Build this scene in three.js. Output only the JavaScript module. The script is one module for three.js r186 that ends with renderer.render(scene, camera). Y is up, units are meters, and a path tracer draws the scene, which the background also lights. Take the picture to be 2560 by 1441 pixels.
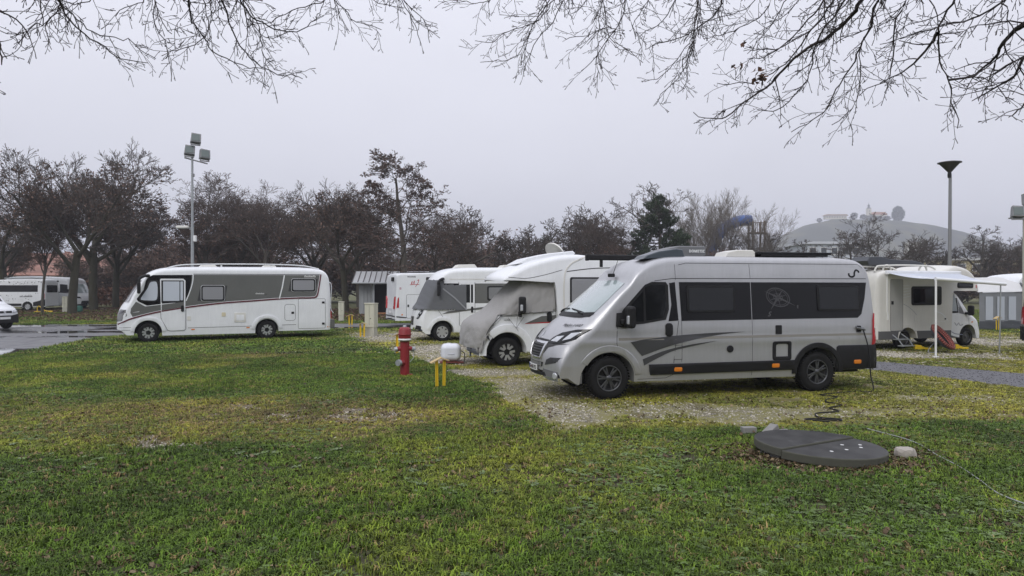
import * as THREE from 'three';
import { mergeGeometries, mergeVertices, toCreasedNormals } from 'three/addons/utils/BufferGeometryUtils.js';
import { RoundedBoxGeometry } from 'three/addons/geometries/RoundedBoxGeometry.js';
import { TessellateModifier } from 'three/addons/modifiers/TessellateModifier.js';
import { FontLoader } from 'three/addons/loaders/FontLoader.js';
import { TextGeometry } from 'three/addons/geometries/TextGeometry.js';

// ---------- camera, sky, sun, exposure ----------
const scene = new THREE.Scene();
const camera = new THREE.PerspectiveCamera(44.53, 16 / 9, 0.1, 5000);
camera.position.set(0, 2.05, 0);
camera.rotation.x = -0.0031;
const renderer = new THREE.WebGLRenderer();
renderer.toneMapping = THREE.LinearToneMapping;
renderer.toneMappingExposure = 1.0;
renderer.shadowMap.enabled = true;

const V3 = THREE.Vector3;
const clamp = (x, a = 0, b = 1) => Math.min(b, Math.max(a, x));
const lerp = (a, b, t) => a + (b - a) * t;
const smooth = (a, b, x) => { const t = clamp((x - a) / (b - a)); return t * t * (3 - 2 * t); };
function rng(seed) { let a = seed >>> 0; return () => { a = (a + 0x6D2B79F5) | 0; let t = Math.imul(a ^ (a >>> 15), 1 | a); t = (t + Math.imul(t ^ (t >>> 7), 61 | t)) ^ t; return ((t ^ (t >>> 14)) >>> 0) / 4294967296; }; }
const HT = (() => { const r = rng(77), t = new Float32Array(65536); for (let i = 0; i < 65536; i++) t[i] = r(); return t; })();
function n2(x, y) {                                  // value noise, 0..1
  const xi = Math.floor(x), yi = Math.floor(y), fx = x - xi, fy = y - yi, u = fx * fx * (3 - 2 * fx), v = fy * fy * (3 - 2 * fy);
  const h = (a, b) => HT[((a * 73) ^ (b * 9277)) & 65535];
  const a = h(xi, yi), b = h(xi + 1, yi), c = h(xi, yi + 1), d = h(xi + 1, yi + 1);
  return a + (b - a) * u + (c - a) * v + (a - b - c + d) * u * v;
}
const fbm = (x, y, o = 4) => { let s = 0, a = .5, t = 0; for (let i = 0; i < o; i++) { s += a * n2(x, y); t += a; a *= .5; x = x * 2.03 + 17.3; y = y * 2.03 + 9.1; } return s / t; };

{ // an even overcast sky, a little brighter towards the zenith, with soft layers
  const W = 1024, H = 512, d = new Float32Array(W * H * 4);
  for (let j = 0; j < H; j++) {
    const el = (j + .5) / H * Math.PI - Math.PI / 2, up = Math.max(0, Math.sin(el));
    for (let i = 0; i < W; i++) {
      const az = (i + .5) / W * Math.PI * 2, cx = Math.cos(az) * Math.cos(el), cz = Math.sin(az) * Math.cos(el);
      const k = 1 / (.35 + up), c = fbm(cx * k * 1.6 + 40, cz * k * 1.6 + 40, 4) - .5;
      const L = (1 + .9 * up * up) * (1 + .12 * c), q = (j * W + i) * 4;
      d[q] = .80 * L; d[q + 1] = .81 * L; d[q + 2] = .905 * L; d[q + 3] = 1;
    }
  }
  const t = new THREE.DataTexture(d, W, H, THREE.RGBAFormat, THREE.FloatType);
  t.mapping = THREE.EquirectangularReflectionMapping; t.magFilter = THREE.LinearFilter; t.needsUpdate = true;
  scene.background = t; scene.environment = t;
}
const sun = new THREE.DirectionalLight(0xfffcf8, 1.3);
sun.position.set(-18, 46, 30); sun.target.position.set(0, 0, -20);
sun.castShadow = true; sun.shadow.radius = 55; sun.shadow.mapSize.set(2048, 2048);
Object.assign(sun.shadow.camera, { left: -60, right: 60, top: 60, bottom: -60, near: 1, far: 250 });
scene.add(sun, sun.target);
scene.fog = new THREE.FogExp2(0xdcdfe8, 0.00072);

// ---------- helpers ----------
const taken = {};
const numbered = n => { const k = taken[n] = (taken[n] ?? -1) + 1; return k ? n + '_' + String(k).padStart(3, '0') : n; };
function tag(o, label, category, group, kind) {
  if (label) o.userData.label = label; if (category) o.userData.category = category;
  if (group) o.userData.group = group; if (kind) o.userData.kind = kind; return o;
}
function thing(name, label, category, [x, y, z] = [0, 0, 0], turn = 0, group) {
  const o = new THREE.Group(); o.name = numbered(name); o.position.set(x, y, z); o.rotation.y = turn; scene.add(o);
  return tag(o, label, category, group);
}
function mesh(name, geo, mat, parent) {
  const m = new THREE.Mesh(Array.isArray(geo) ? merge(geo) : geo, mat); m.name = parent ? name : numbered(name);
  m.castShadow = m.receiveShadow = true; (parent || scene).add(m); return m;
}
function plain(g) { const q = g.index ? g.toNonIndexed() : g.clone(); for (const k of Object.keys(q.attributes)) if (!['position', 'normal', 'uv'].includes(k)) q.deleteAttribute(k); if (!q.attributes.uv) q.setAttribute('uv', new THREE.BufferAttribute(new Float32Array(q.attributes.position.count * 2), 2)); if (!q.attributes.normal) q.computeVertexNormals(); return q; }
const merge = l => mergeGeometries(l.map(plain));
const bx = (x, y, z, w, h, d, r = 0) => (r ? new RoundedBoxGeometry(w, h, d, 2, r) : new THREE.BoxGeometry(w, h, d)).translate(x, y, z);
function cyl(a, b, r0, r1 = r0, n = 10) {              // a tapered bar between two points
  const A = new V3(...a), B = new V3(...b), d = B.clone().sub(A), g = new THREE.CylinderGeometry(r1, r0, d.length(), n);
  g.applyQuaternion(new THREE.Quaternion().setFromUnitVectors(new V3(0, 1, 0), d.normalize())); return g.translate((A.x + B.x) / 2, (A.y + B.y) / 2, (A.z + B.z) / 2);
}
const tube = (pts, r, n = 6, seg) => new THREE.TubeGeometry(new THREE.CatmullRomCurve3(pts.map(p => new V3(...p))), seg || pts.length * 5, r, n);
const lathe = (pts, n = 20) => new THREE.LatheGeometry(pts.map(p => new THREE.Vector2(...p)), n);
const lin = (r, g, b) => new THREE.Color().setRGB(r, g, b);
const std = (c, roughness = .6, o = {}) => new THREE.MeshStandardMaterial({ color: Array.isArray(c) ? lin(...c) : c, roughness, side: THREE.DoubleSide, ...o });
const phys = (c, roughness = .3, o = {}) => new THREE.MeshPhysicalMaterial({ color: Array.isArray(c) ? lin(...c) : c, roughness, side: THREE.DoubleSide, ...o });
function tex(W, H, fn, srgb, rx = 1, ry = 1) {           // fn(x, y, out) fills 0..1 values
  const d = new Uint8Array(W * H * 4), o = [0, 0, 0];
  for (let j = 0; j < H; j++) for (let i = 0; i < W; i++) { fn(i, j, o); const q = (j * W + i) * 4; d[q] = clamp(o[0]) * 255; d[q + 1] = clamp(o[1]) * 255; d[q + 2] = clamp(o[2]) * 255; d[q + 3] = 255; }
  const t = new THREE.DataTexture(d, W, H); t.magFilter = THREE.LinearFilter; t.minFilter = THREE.LinearMipmapLinearFilter; t.generateMipmaps = true;
  t.wrapS = t.wrapT = THREE.RepeatWrapping; t.repeat.set(rx, ry); if (srgb) t.colorSpace = THREE.SRGBColorSpace; t.needsUpdate = true; return t;
}
const tileN = (i, j, W, c, s) => {                       // noise that tiles over W pixels with c cells
  const a = i / W, b = j / W; const f = (x, y) => fbm(x * c + s, y * c + s, 3);
  return f(a, b) * (1 - a) * (1 - b) + f(a - 1, b) * a * (1 - b) + f(a, b - 1) * (1 - a) * b + f(a - 1, b - 1) * a * b;
};
// dust, dried drops and rain runs that lie on every parked vehicle (uv in metres)
const grime = tex(512, 512, (i, j, o) => { const v = tileN(i, j, 512, 6, 3), s = tileN(i, j * .12, 512, 60, 9); const k = .95 + .07 * (v - .4) + .05 * (s - .5); o[0] = k; o[1] = k; o[2] = k * .995; }, true, .45, .45);
const grimeR = tex(256, 256, (i, j, o) => { const v = tileN(i, j, 256, 12, 31); o[0] = o[1] = o[2] = .55 + .7 * (v - .3); }, false, .8, .8);
const barkB = tex(128, 256, (i, j, o) => { o[0] = o[1] = o[2] = fbm(i * .16, j * .05, 3); });
const clothB = tex(256, 256, (i, j, o) => { const v = .5 + .25 * Math.sin(i * 1.57) * Math.sin(j * 1.57) + .5 * (tileN(i, j, 256, 10, 4) - .5); o[0] = o[1] = o[2] = v; }, false, 4, 4);
const M = {
  white: phys([.80, .82, .85], .38, { map: grime, clearcoat: .35, clearcoatRoughness: .2 }),
  cream: phys([.70, .69, .65], .45, { map: grime, clearcoat: .2, clearcoatRoughness: .3 }),
  silver: phys([.47, .475, .495], .34, { map: grime, metalness: .5, clearcoat: .3, clearcoatRoughness: .25 }),
  grey: phys([.115, .118, .112], .45, { map: grime, clearcoat: .5, clearcoatRoughness: .15 }),
  black: phys([.006, .006, .007], .2, { specularIntensity: .6 }),
  blackPlastic: phys([.013, .013, .014], .55, { specularIntensity: .5 }),
  trim: std([.03, .03, .032], .5),
  seam: std([.02, .02, .022], .7),
  glass: phys([.008, .009, .010], .04, { specularIntensity: .8 }),
  blindGlass: phys([.17, .175, .18], .25, { clearcoat: 1, clearcoatRoughness: .04 }),
  curtain: phys([.25, .255, .27], .3, { clearcoat: 1, clearcoatRoughness: .05 }),
  paleGlass: phys([.50, .54, .60], .35, { clearcoat: 1, clearcoatRoughness: .05 }),
  screen: phys([.30, .36, .36], .22, { clearcoat: 1, clearcoatRoughness: .03 }),
  tyre: phys([.014, .014, .014], .85, { specularIntensity: .35 }),
  rimBlack: std([.02, .02, .021], .35, { metalness: .4 }),
  rimSilver: std([.55, .56, .57], .3, { metalness: .7 }),
  rimGrey: std([.10, .103, .107], .35, { metalness: .7 }),
  chassis: std([.013, .013, .013], .85),
  red: phys([.42, .012, .018], .18, { clearcoat: 1 }),
  amber: phys([.75, .22, .02], .25, { clearcoat: 1 }),
  lens: phys([.55, .57, .6], .1, { clearcoat: 1, metalness: .3 }),
  chrome: std([.65, .66, .68], .18, { metalness: .9 }),
  plateWhite: std([.72, .73, .72], .5), blue: std([.01, .05, .35], .5),
  cover: std([.30, .295, .288], .92, { bumpMap: clothB, bumpScale: .004 }),
  darkCover: std([.115, .12, .13], .8, { bumpMap: clothB, bumpScale: .003 }),
  galv: std([.34, .36, .37], .5, { metalness: .5 }),
  poleGrey: std([.22, .225, .23], .5, { metalness: .3 }),
  redPaint: std([.23, .014, .018], .5), yellow: std([.78, .53, .015], .5),
  beige: std([.58, .57, .47], .75, { map: grime }), beigeDark: std([.46, .45, .38], .75),
  concreteWet: phys(0xffffff, .45, { map: tex(512, 512, (i, j, o) => { const a = tileN(i, j, 512, 7, 3), b = tileN(i, j, 512, 60, 8), k = .17 + .26 * (a - .45) + .12 * (b - .5); o[0] = k; o[1] = k * .995; o[2] = k * .975; }, true, .9, .9), specularIntensity: .55 }),
  mossyConcrete: std([.075, .075, .058], .9, { map: grime }),
  concrete: std([.25, .245, .235], .9, { map: grime }), ply: std([.50, .37, .18], .75),
};
const font = await new FontLoader().loadAsync('fonts/droid/droid_sans_bold.typeface.json');
const fontR = await new FontLoader().loadAsync('fonts/droid/droid_sans_regular.typeface.json');
function txt(s, size, { slant = 0, f = font, depth = .003, flip = 0, sx = 1 } = {}) {
  const g = new TextGeometry(s, { font: f, size, depth, curveSegments: 3, bevelEnabled: false }); g.computeBoundingBox(); g.translate(-g.boundingBox.min.x, 0, 0);
  const p = g.attributes.position; for (let i = 0; i < p.count; i++) p.setX(i, (p.getX(i) * sx + p.getY(i) * slant) * (flip ? -1 : 1)); return g;
}
// ---------- vehicles: a body is a loft of sections along its side profile; panels, glass and trim are laid on that surface ----------
const tess = (g, e) => new TessellateModifier(e, 7).modify(g.index ? g.toNonIndexed() : g);
function fin(g) { g.deleteAttribute('normal'); g.deleteAttribute('uv'); if (g.attributes.uv1) g.deleteAttribute('uv1'); const q = toCreasedNormals(mergeVertices(g, 2e-4), .7), p = q.attributes.position, uv = new Float32Array(p.count * 2); for (let i = 0; i < p.count; i++) { uv[i * 2] = p.getX(i) + p.getZ(i); uv[i * 2 + 1] = p.getY(i); } q.setAttribute('uv', new THREE.BufferAttribute(uv, 2)); return q; }
function rr(x0, y0, x1, y1, r = .06) {                   // rounded rectangle outline
  const o = [], c = [[x1 - r, y1 - r, 0], [x0 + r, y1 - r, 1], [x0 + r, y0 + r, 2], [x1 - r, y0 + r, 3]];
  for (const [x, y, q] of c) for (let k = 0; k <= 4; k++) { const a = (q + k / 4) * Math.PI / 2; o.push([x + r * Math.cos(a), y + r * Math.sin(a)]); } return o;
}
const shape = (pts, holes = []) => { const s = new THREE.Shape(pts.map(p => new THREE.Vector2(...p))); for (const h of holes) s.holes.push(new THREE.Path(h.map(p => new THREE.Vector2(...p)))); return s; };
function slab(pts, d = .006, { holes, bevel = 0, e = .22 } = {}) { return tess(new THREE.ExtrudeGeometry(shape(pts, holes), { depth: d, bevelEnabled: !!bevel, bevelSize: bevel, bevelThickness: bevel, bevelSegments: 2, curveSegments: 4 }), e); }
function ribbon(pts, w) {                                // outline of a line of width w
  const a = [], b = [];
  pts.forEach((p, i) => { const q = pts[Math.max(0, i - 1)], r = pts[Math.min(pts.length - 1, i + 1)], dx = r[0] - q[0], dy = r[1] - q[1], l = Math.hypot(dx, dy) || 1, ww = Array.isArray(w) ? lerp(w[0], w[1], i / (pts.length - 1)) : w; a.push([p[0] - dy / l * ww / 2, p[1] + dx / l * ww / 2]); b.unshift([p[0] + dy / l * ww / 2, p[1] - dx / l * ww / 2]); });
  return a.concat(b);
}
const arc = (cx, cy, r, a0, a1, n = 14, ry = r) => Array.from({ length: n + 1 }, (_, k) => { const a = lerp(a0, a1, k / n); return [cx + r * Math.cos(a), cy + ry * Math.sin(a)]; });
const curve = (pts, n = 24) => new THREE.CatmullRomCurve3(pts.map(p => new V3(p[0], p[1], 0))).getPoints(n).map(p => [p.x, p.y]);

class Shell {
  constructor(o) {
    Object.assign(this, { W: 1.1, bow: .2, bowEnd: 1.6, ft: .1, fl: .7, rr: .12, crown: .04, rk: 1, rc: () => .12, tum: () => 0, bot: () => .35, arches: [] }, o);
    const c = new THREE.CatmullRomCurve3(this.prof.map(p => new V3(p[0], p[1], 0)), false, 'centripetal');
    this.fine(c, o.n || 170);
    this.L = this.P[this.P.length - 1][0];
  }
  fine(c, n) {
    let P = c.getSpacedPoints(n).map(p => [p.x, p.y]); for (let i = 1; i < P.length; i++) P[i][0] = Math.max(P[i][0], P[i - 1][0]);
    this.P = P; this.L = P[n][0];
    const add = []; for (const [xc, r] of this.arches) for (let k = 0; k <= 26; k++) { const x = this.un(xc - r * Math.cos(k / 26 * Math.PI) * 1.0005); add.push([x, this.yt(x)]); }
    for (const x of this.extra || []) add.push([x, this.yt(x)]);
    const mid = P.findIndex(p => p[0] > this.L - .3); this.P = P.slice(0, mid).concat(add).sort((a, b) => a[0] - b[0] || a[1] - b[1]).concat(P.slice(mid));
  }
  warp(x, z) { return x + this.bow * (z / this.W) ** 2 * clamp(1 - x / this.bowEnd) ** 1.3; }
  un(xf) { let a = -1, b = this.L + 1; for (let k = 0; k < 30; k++) { const m = (a + b) / 2; this.warp(m, this.W) < xf ? a = m : b = m; } return (a + b) / 2; }
  yt(x) {
    const P = this.P; if (x <= P[0][0]) return P[0][1];
    if (x < this.L / 2) { for (let i = P.length - 2; i >= 0; i--) if (P[i][0] <= x && P[i + 1][0] > x) return lerp(P[i][1], P[i + 1][1], (x - P[i][0]) / (P[i + 1][0] - P[i][0])); }
    else for (let i = 0; i < P.length - 1; i++) if (P[i][0] <= x && P[i + 1][0] > x) return lerp(P[i][1], P[i + 1][1], (x - P[i][0]) / (P[i + 1][0] - P[i][0]));
    return P[P.length - 1][1];
  }
  half(x, y) { const t = clamp((x - (this.L - this.rr)) / this.rr, 0, .985); return this.W - this.ft * (1 - clamp(x / this.fl)) ** 2 - this.rr * .9 * (1 - Math.sqrt(1 - t * t)) - this.tum(y); }
  yb(x) { let y = this.bot(this.warp(x, this.W)); for (const [xc, r, yc] of this.arches) { const d = this.warp(x, this.W) - xc; if (Math.abs(d) < r) y = Math.max(y, yc + Math.sqrt(r * r - d * d)); } return y; }
  sec(x, yt, y) {
    const yb = Math.min(this.bot(this.warp(x, this.W)), yt), r = Math.min(this.rc(x), (yt - yb) * .5), b = yt - this.crown - r; let h = this.half(x, Math.min(y, b));
    if (y > b) { const d = Math.min(1, (y - b) / Math.max(r, 1e-4)); h -= r * this.rk * (1 - Math.sqrt(1 - d * d)); } return h;
  }
  ring(x, yt, ns = 10, na = 6, nt = 5) {
    const yb = Math.min(this.yb(x), yt - .01), r = Math.min(this.rc(x), (yt - Math.min(this.bot(this.warp(x, this.W)), yt)) * .5), b = Math.max(yb + .002, yt - this.crown - r), o = [];
    o.push([this.half(x, yb) - .07, yb + .004]);
    for (let j = 0; j <= ns; j++) { const y = lerp(yb, b, j / ns); o.push([this.sec(x, yt, y), y]); }
    const h = this.half(x, b); let zr = h;
    for (let k = 1; k <= na; k++) { const a = k / na * Math.PI / 2; zr = h - r * this.rk * (1 - Math.cos(a)); o.push([zr, b + (yt - this.crown - b) * Math.sin(a)]); }
    for (let k = 1; k <= nt; k++) { const z = zr * (1 - k / nt); o.push([z, yt - this.crown * (z / zr) ** 2]); }
    return o;
  }
  grid(P, ns, na, nt, keep, move, close = true) {
    const R = P.map(p => { const r = this.ring(p[0], p[1], ns, na, nt); return r.concat(r.slice(0, -1).reverse().map(q => [-q[0], q[1]])).map(q => [this.warp(p[0], q[0]), q[1], q[0]]); }), m = R[0].length, v = [], uv = [], ix = [];
    for (const r of R) for (const q of r) { v.push(...q); uv.push(q[0] + q[2] * .7, q[1]); }
    for (let i = 0; i < R.length - 1; i++) for (let j = 0; j < (close ? m : m - 1); j++) {
      const k = (j + 1) % m, a = i * m + j, b = i * m + k, c = a + m, d = b + m;
      if (keep && !(keep(...R[i][j]) && keep(...R[i + 1][k]))) continue; ix.push(a, b, c, b, d, c);
    }
    const g = new THREE.BufferGeometry(); g.setAttribute('position', new THREE.Float32BufferAttribute(v, 3)); g.setAttribute('uv', new THREE.Float32BufferAttribute(uv, 2)); g.setIndex(ix);
    if (move) { g.computeVertexNormals(); const p = g.attributes.position, n = g.attributes.normal; for (let i = 0; i < p.count; i++) { const s = Math.sign(n.getZ(i) * p.getZ(i) + n.getY(i) * .3 - n.getX(i) * .3) || 1, k = move(p.getX(i), p.getY(i), p.getZ(i)) * s; p.setXYZ(i, p.getX(i) + n.getX(i) * k, p.getY(i) + n.getY(i) * k, p.getZ(i) + n.getZ(i) * k); } }
    return toCreasedNormals(g, .75);
  }
  body() { return this.grid(this.P, this.ns || 18, 6, 5); }
  sideZ(xf, y) { const x = this.un(xf); return this.sec(x, this.yt(x), y); }
  endX(z, y, front) {
    const P = this.P, n = P.length, ins = (x, yt) => y <= yt - this.crown * (z / this.W) ** 2 && Math.abs(z) <= this.sec(x, yt, y);
    for (let q = 0; q < n; q++) { const i = front ? q : n - 1 - q; if (!ins(...P[i])) continue; if (!q) return this.warp(P[i][0], z);
      const o = P[front ? i - 1 : i + 1]; let a = 0, b = 1; for (let k = 0; k < 18; k++) { const m = (a + b) / 2; ins(lerp(o[0], P[i][0], m), lerp(o[1], P[i][1], m)) ? b = m : a = m; } return this.warp(lerp(o[0], P[i][0], b), z); }
    return this.warp(front ? 0 : this.L, z);
  }
  side(g, off = 0, s = 1) { const p = g.attributes.position; for (let i = 0; i < p.count; i++) p.setZ(i, s * (this.sideZ(p.getX(i), p.getY(i)) + off + p.getZ(i))); return fin(g); }
  end(g, off, front) { const p = g.attributes.position; for (let i = 0; i < p.count; i++) { const z = p.getX(i), y = p.getY(i), d = off + p.getZ(i); p.setXYZ(i, this.endX(z, y, front) + (front ? -d : d), y, z); } return fin(g); }
}
class Vehicle {                                        // x runs from the front to the back, s is the side that is dressed
  constructor(name, label, category, pos, turn, s = 1, group) { this.g = thing(name, label, category, pos, turn, group); this.s = s; }
  body(o, mat, name = 'body') { this.sh = new Shell(o); return mesh(name, this.sh.body(), mat, this.g); }
  side(name, pts, mat, d = .006, o = {}) { return mesh(name, (o.sh || this.sh).side(slab(pts, d, o), o.off || 0, o.s || this.s), mat, o.parent || this.g); }
  line(name, pts, w, mat, d = .003, o = {}) { return this.side(name, ribbon(pts, w), mat, d, o); }
  front(name, pts, mat, d = .006, o = {}) { return mesh(name, (o.sh || this.sh).end(slab(pts, d, o), o.off || 0, true), mat, o.parent || this.g); }
  rear(name, pts, mat, d = .006, o = {}) { return mesh(name, (o.sh || this.sh).end(slab(pts, d, o), o.off || 0, false), mat, o.parent || this.g); }
  text(str, x, y, size, mat, o = {}) { const g = txt(str, size, { ...o, flip: this.s < 0 }); g.translate(x, y, 0); return mesh('lettering', (o.sh || this.sh).side(tess(g, .3), .004 + (o.off || 0), this.s), mat, this.g); }
  box(name, c, s, mat, r = .02, parent) { return mesh(name, bx(...c, ...s, r), mat, parent || this.g); }
  window(pts, inner, glass = M.blindGlass, frame = M.blackPlastic, o = {}) { const f = this.side('window', pts, frame, .014, { bevel: .004, ...o }); this.side('pane', inner, glass, .006, { ...o, off: (o.off || 0) + .0165, parent: f }); return f; }
  chassis(x0, x1, wheels, h = .95) {
    const W = this.sh.W, l = [bx((x0 + x1) / 2, (h + .32) / 2, 0, x1 - x0, h - .32, 2 * (W - .36))], [a, b] = wheels;
    l.push(bx((a + b) / 2, .52, 0, b - a - 1.0, .3, 2 * W - .16)); if (x1 - b > .9) l.push(bx((b + .5 + x1) / 2, .52, 0, x1 - b - .5, .26, 2 * W - .3));
    for (const x of wheels) l.push(cyl([x, .37, -W + .3], [x, .37, W - .3], .05));
    mesh('chassis', l, M.chassis, this.g);
  }
  wheels(xs, R, style, w = .22, inset = .02) { for (const x of xs) for (const s of [1, -1]) wheel(this.g, x, s * (this.sh.W - inset - w / 2), s, R, w, style); }
}
const wheelGeo = {};
function wheel(parent, x, z, s, R, w, style) {
  const key = style + R + w, rim = R * (style === 'offroad' ? .60 : .62);
  const G = wheelGeo[key] ??= (() => {
    const h = w / 2, ty = lathe([[rim - .01, -h + .02], [rim + .015, -h + .004], [R - .07, -h - .006], [R - .022, -h + .012], [R - .004, -h + .05], [R, -h * .4], [R, h * .4], [R - .004, h - .05], [R - .022, h - .012], [R - .07, h + .006], [rim + .015, h - .004], [rim - .01, h - .02], [rim - .02, 0]], 48).rotateX(Math.PI / 2);
    const tread = [ty]; const nb = style === 'offroad' ? 44 : 0;
    for (let k = 0; k < nb; k++) for (const q of [-1, 1]) { const b = bx(0, R + .002, q * h * .72, .03, .016, h * .5); b.rotateZ((k + (q > 0 ? .5 : 0)) / nb * Math.PI * 2); tread.push(b); }
    const dish = lathe([[0, h - .075], [rim * .8, h - .085], [rim * .9, h - .03], [rim * .96, h - .004], [rim, h - .006], [rim + .004, h - .03]], 40).rotateX(Math.PI / 2);
    const lip = lathe([[rim * .93, h - .012], [rim * .97, h + .002], [rim + .004, h - .006]], 40).rotateX(Math.PI / 2), sp = [];
    const spoke = (pts, n, off = 0, d = .02) => { const e = new THREE.ExtrudeGeometry(shape(pts), { depth: d, bevelEnabled: true, bevelSize: .003, bevelThickness: .003, bevelSegments: 1 }); e.translate(0, 0, h - .04); for (let k = 0; k < n; k++) sp.push(e.clone().rotateZ((k + off) / n * Math.PI * 2)); };
    const r1 = rim * .95;
    if (style === 'offroad') { spoke([[.035, -.012], [r1, .022], [r1, .044], [.03, .014]], 6); spoke([[.035, .012], [r1, -.022], [r1, -.044], [.03, -.014]], 6, .0); sp.push(lathe([[0, h - .012], [.05, h - .015], [.06, h - .05]], 20).rotateX(Math.PI / 2)); for (let k = 0; k < 5; k++) { const a = k / 5 * 6.283; sp.push(cyl([.085 * Math.cos(a), .085 * Math.sin(a), h - .06], [.085 * Math.cos(a), .085 * Math.sin(a), h - .03], .012, .012, 6)); } }
    if (style === 'alloy') { spoke([[rim * .36, -.055], [r1 * .97, -.095], [r1, -.022], [rim * .6, -.012], [rim * .6, .012], [r1, .022], [r1 * .97, .095], [rim * .36, .055]], 5); }
    if (style === 'split') { spoke([[rim * .34, -.035], [r1, -.098], [r1, -.035], [rim * .55, -.004], [rim * .55, .004], [r1, .035], [r1, .098], [rim * .34, .035]], 5, .25); }
    if (style === 'cover') { spoke([[.03, -.03], [r1, -.055], [r1, .055], [.03, .03]], 7); sp.push(lathe([[0, h - .02], [rim * .3, h - .024], [rim * .34, h - .05]], 20).rotateX(Math.PI / 2)); }
    if (style === 'steel') { sp.push(lathe([[0, h - .03], [.05, h - .03], [.07, h - .06], [rim * .6, h - .035], [rim * .9, h - .05]], 24).rotateX(Math.PI / 2)); for (let k = 0; k < 10; k++) { const a = k / 10 * 6.283; sp.push(bx(rim * .66 * Math.cos(a), rim * .66 * Math.sin(a), h - .036, .03, .03, .008)); } }
    return { tyre: merge(tread), rim: style === 'alloy' || style === 'split' ? merge([dish, lip]) : merge([dish]), spokes: merge(style === 'alloy' || style === 'split' ? sp : [lip, ...sp]) };
  })();
  const g = new THREE.Group(); g.name = 'wheel'; g.position.set(x, R, z); if (s < 0) g.rotation.y = Math.PI; g.rotation.z = x * 2.1 * s; parent.add(g);
  mesh('tyre', G.tyre, M.tyre, g); mesh('rim', G.rim, M.rimBlack, g);
  mesh('spokes', G.spokes, style === 'offroad' ? M.rimGrey : style === 'steel' ? M.rimGrey : M.rimSilver, g);
}
// ---------- ground: X to the right, D metres away from the camera ----------
const inPoly = (x, y, P) => { let c = false; for (let i = 0, j = P.length - 1; i < P.length; j = i++) { const [a, b] = P[i], [d, e] = P[j]; if ((b > y) !== (e > y) && x < (d - a) * (y - b) / (e - b) + a) c = !c; } return c; };
const ROAD = [[-70, 14], [-30, 15], [-14.9, 20.3], [-16.4, 27.5], [-15.8, 30.5], [-12, 32.6], [-4.5, 34.2], [4, 35], [4, 38.6], [-5, 38.4], [-14, 37.6], [-27, 37.0], [-45, 36.4], [-70, 36]];
const TRACK = [[7.0, 20.6], [9.9, 19.0], [11.9, 16.4], [14.5, 13.6], [20, 9], [18, 7], [12.6, 12.0], [10.3, 14.1], [8.8, 17.1], [5.5, 19.0]];
const blob = (x, d, cx, cd, rx, rd) => clamp(1.35 - Math.hypot((x - cx) / rx, (d - cd) / rd));
function zone(x, d) {                                    // shares of moss, gravel, dry grass, bare soil at a place
  const w = (fbm(x * .55 + 31, d * .55 + 7, 4) - .5), f = (fbm(x * 2.6 + 5, d * 2.6 + 3, 3) - .5), e = w * 1.5 + f * .5;
  // camping pitch of the silver van and those behind it
  const edgeL = d < 17.6 ? lerp(.35, -1.35, (d - 10.2) / 7.4) : d < 21 ? lerp(-1.35, -3.4, (d - 17.6) / 3.4) : -3.4 - (d - 21) * .42;
  const near = 10.0 + .12 * Math.max(0, x - 2) + .3 * w;
  let pitch = smooth(-.35, .35, x - edgeL + e * .5) * smooth(-.3, .3, d - near + e * .35) * smooth(34, 30, d) * smooth(24, 20, x);
  let gravel = Math.max(blob(x, d, .45, 14.2, 1.5, 1.7), blob(x, d, .9, 11.2, 1.0, 1.3), blob(x, d, 2.6, 11.5, 2.6, .95) * .8, blob(x, d, 5.0, 11.4, 2.2, .7) * .7, blob(x, d, -.6, 16.6, 1.5, .8), blob(x, d, -2.6, 22.6, 2.0, 2.6) * .95, blob(x, d, -5.2, 28.5, 2.2, 3) * .9, blob(x, d, -1.6, 19.2, 2, .9) * .7, blob(x, d, 12, 20.8, 3.2, 1.3) * .9, blob(x, d, 17, 26, 5, 2.5) * .8, blob(x, d, 8.2, 12.8, 1.6, .6) * .5, blob(x, d, 9.4, 17.6, 2, .8) * .5);
  gravel = clamp(gravel + e * .75 - .12) * (pitch > .15 ? 1 : .35);
  // worn drive on the left
  const drv = blob(x, d, -5.2, 11.1, 6.3, 1.6) + blob(x, d, -8.2, 9.6, 3, .7) * .4 + blob(x, d, -3.6, 9.3, 1.8, .5) * .5;
  const dry = clamp(drv * 1.25 + e * .55 - .15) + clamp(blob(x, d, -7.5, 20.5, 1.9, .8) * 1.2 + e * .6 - .2) * .8 + clamp(blob(x, d, .0, 15.5, .55, 2.4) + e * .6 - .35) * .6;
  const g2 = clamp(drv * .9 + e * 1.0 - .62) + clamp(blob(x, d, -4.3, 9.0, 1.0, .35) + f - .4);
  const soil = clamp((fbm(x * 1.9 + 71, d * 1.9 + 51, 4) - .60) * 5) * .8 + clamp(blob(x, d, 3.95, 8.2, 1.9, 1.15) * 1.3 - .45 + e * .9);
  const litter = smooth(39, 43, d) * smooth(-2, -10, x) * smooth(.35, .6, fbm(x * .12, d * .25, 3) + .12 * smooth(42, 47, d));
  return { pitch, gravel: Math.max(gravel, g2), dry: clamp(dry), soil: clamp(soil), litter, w, f };
}
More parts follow.
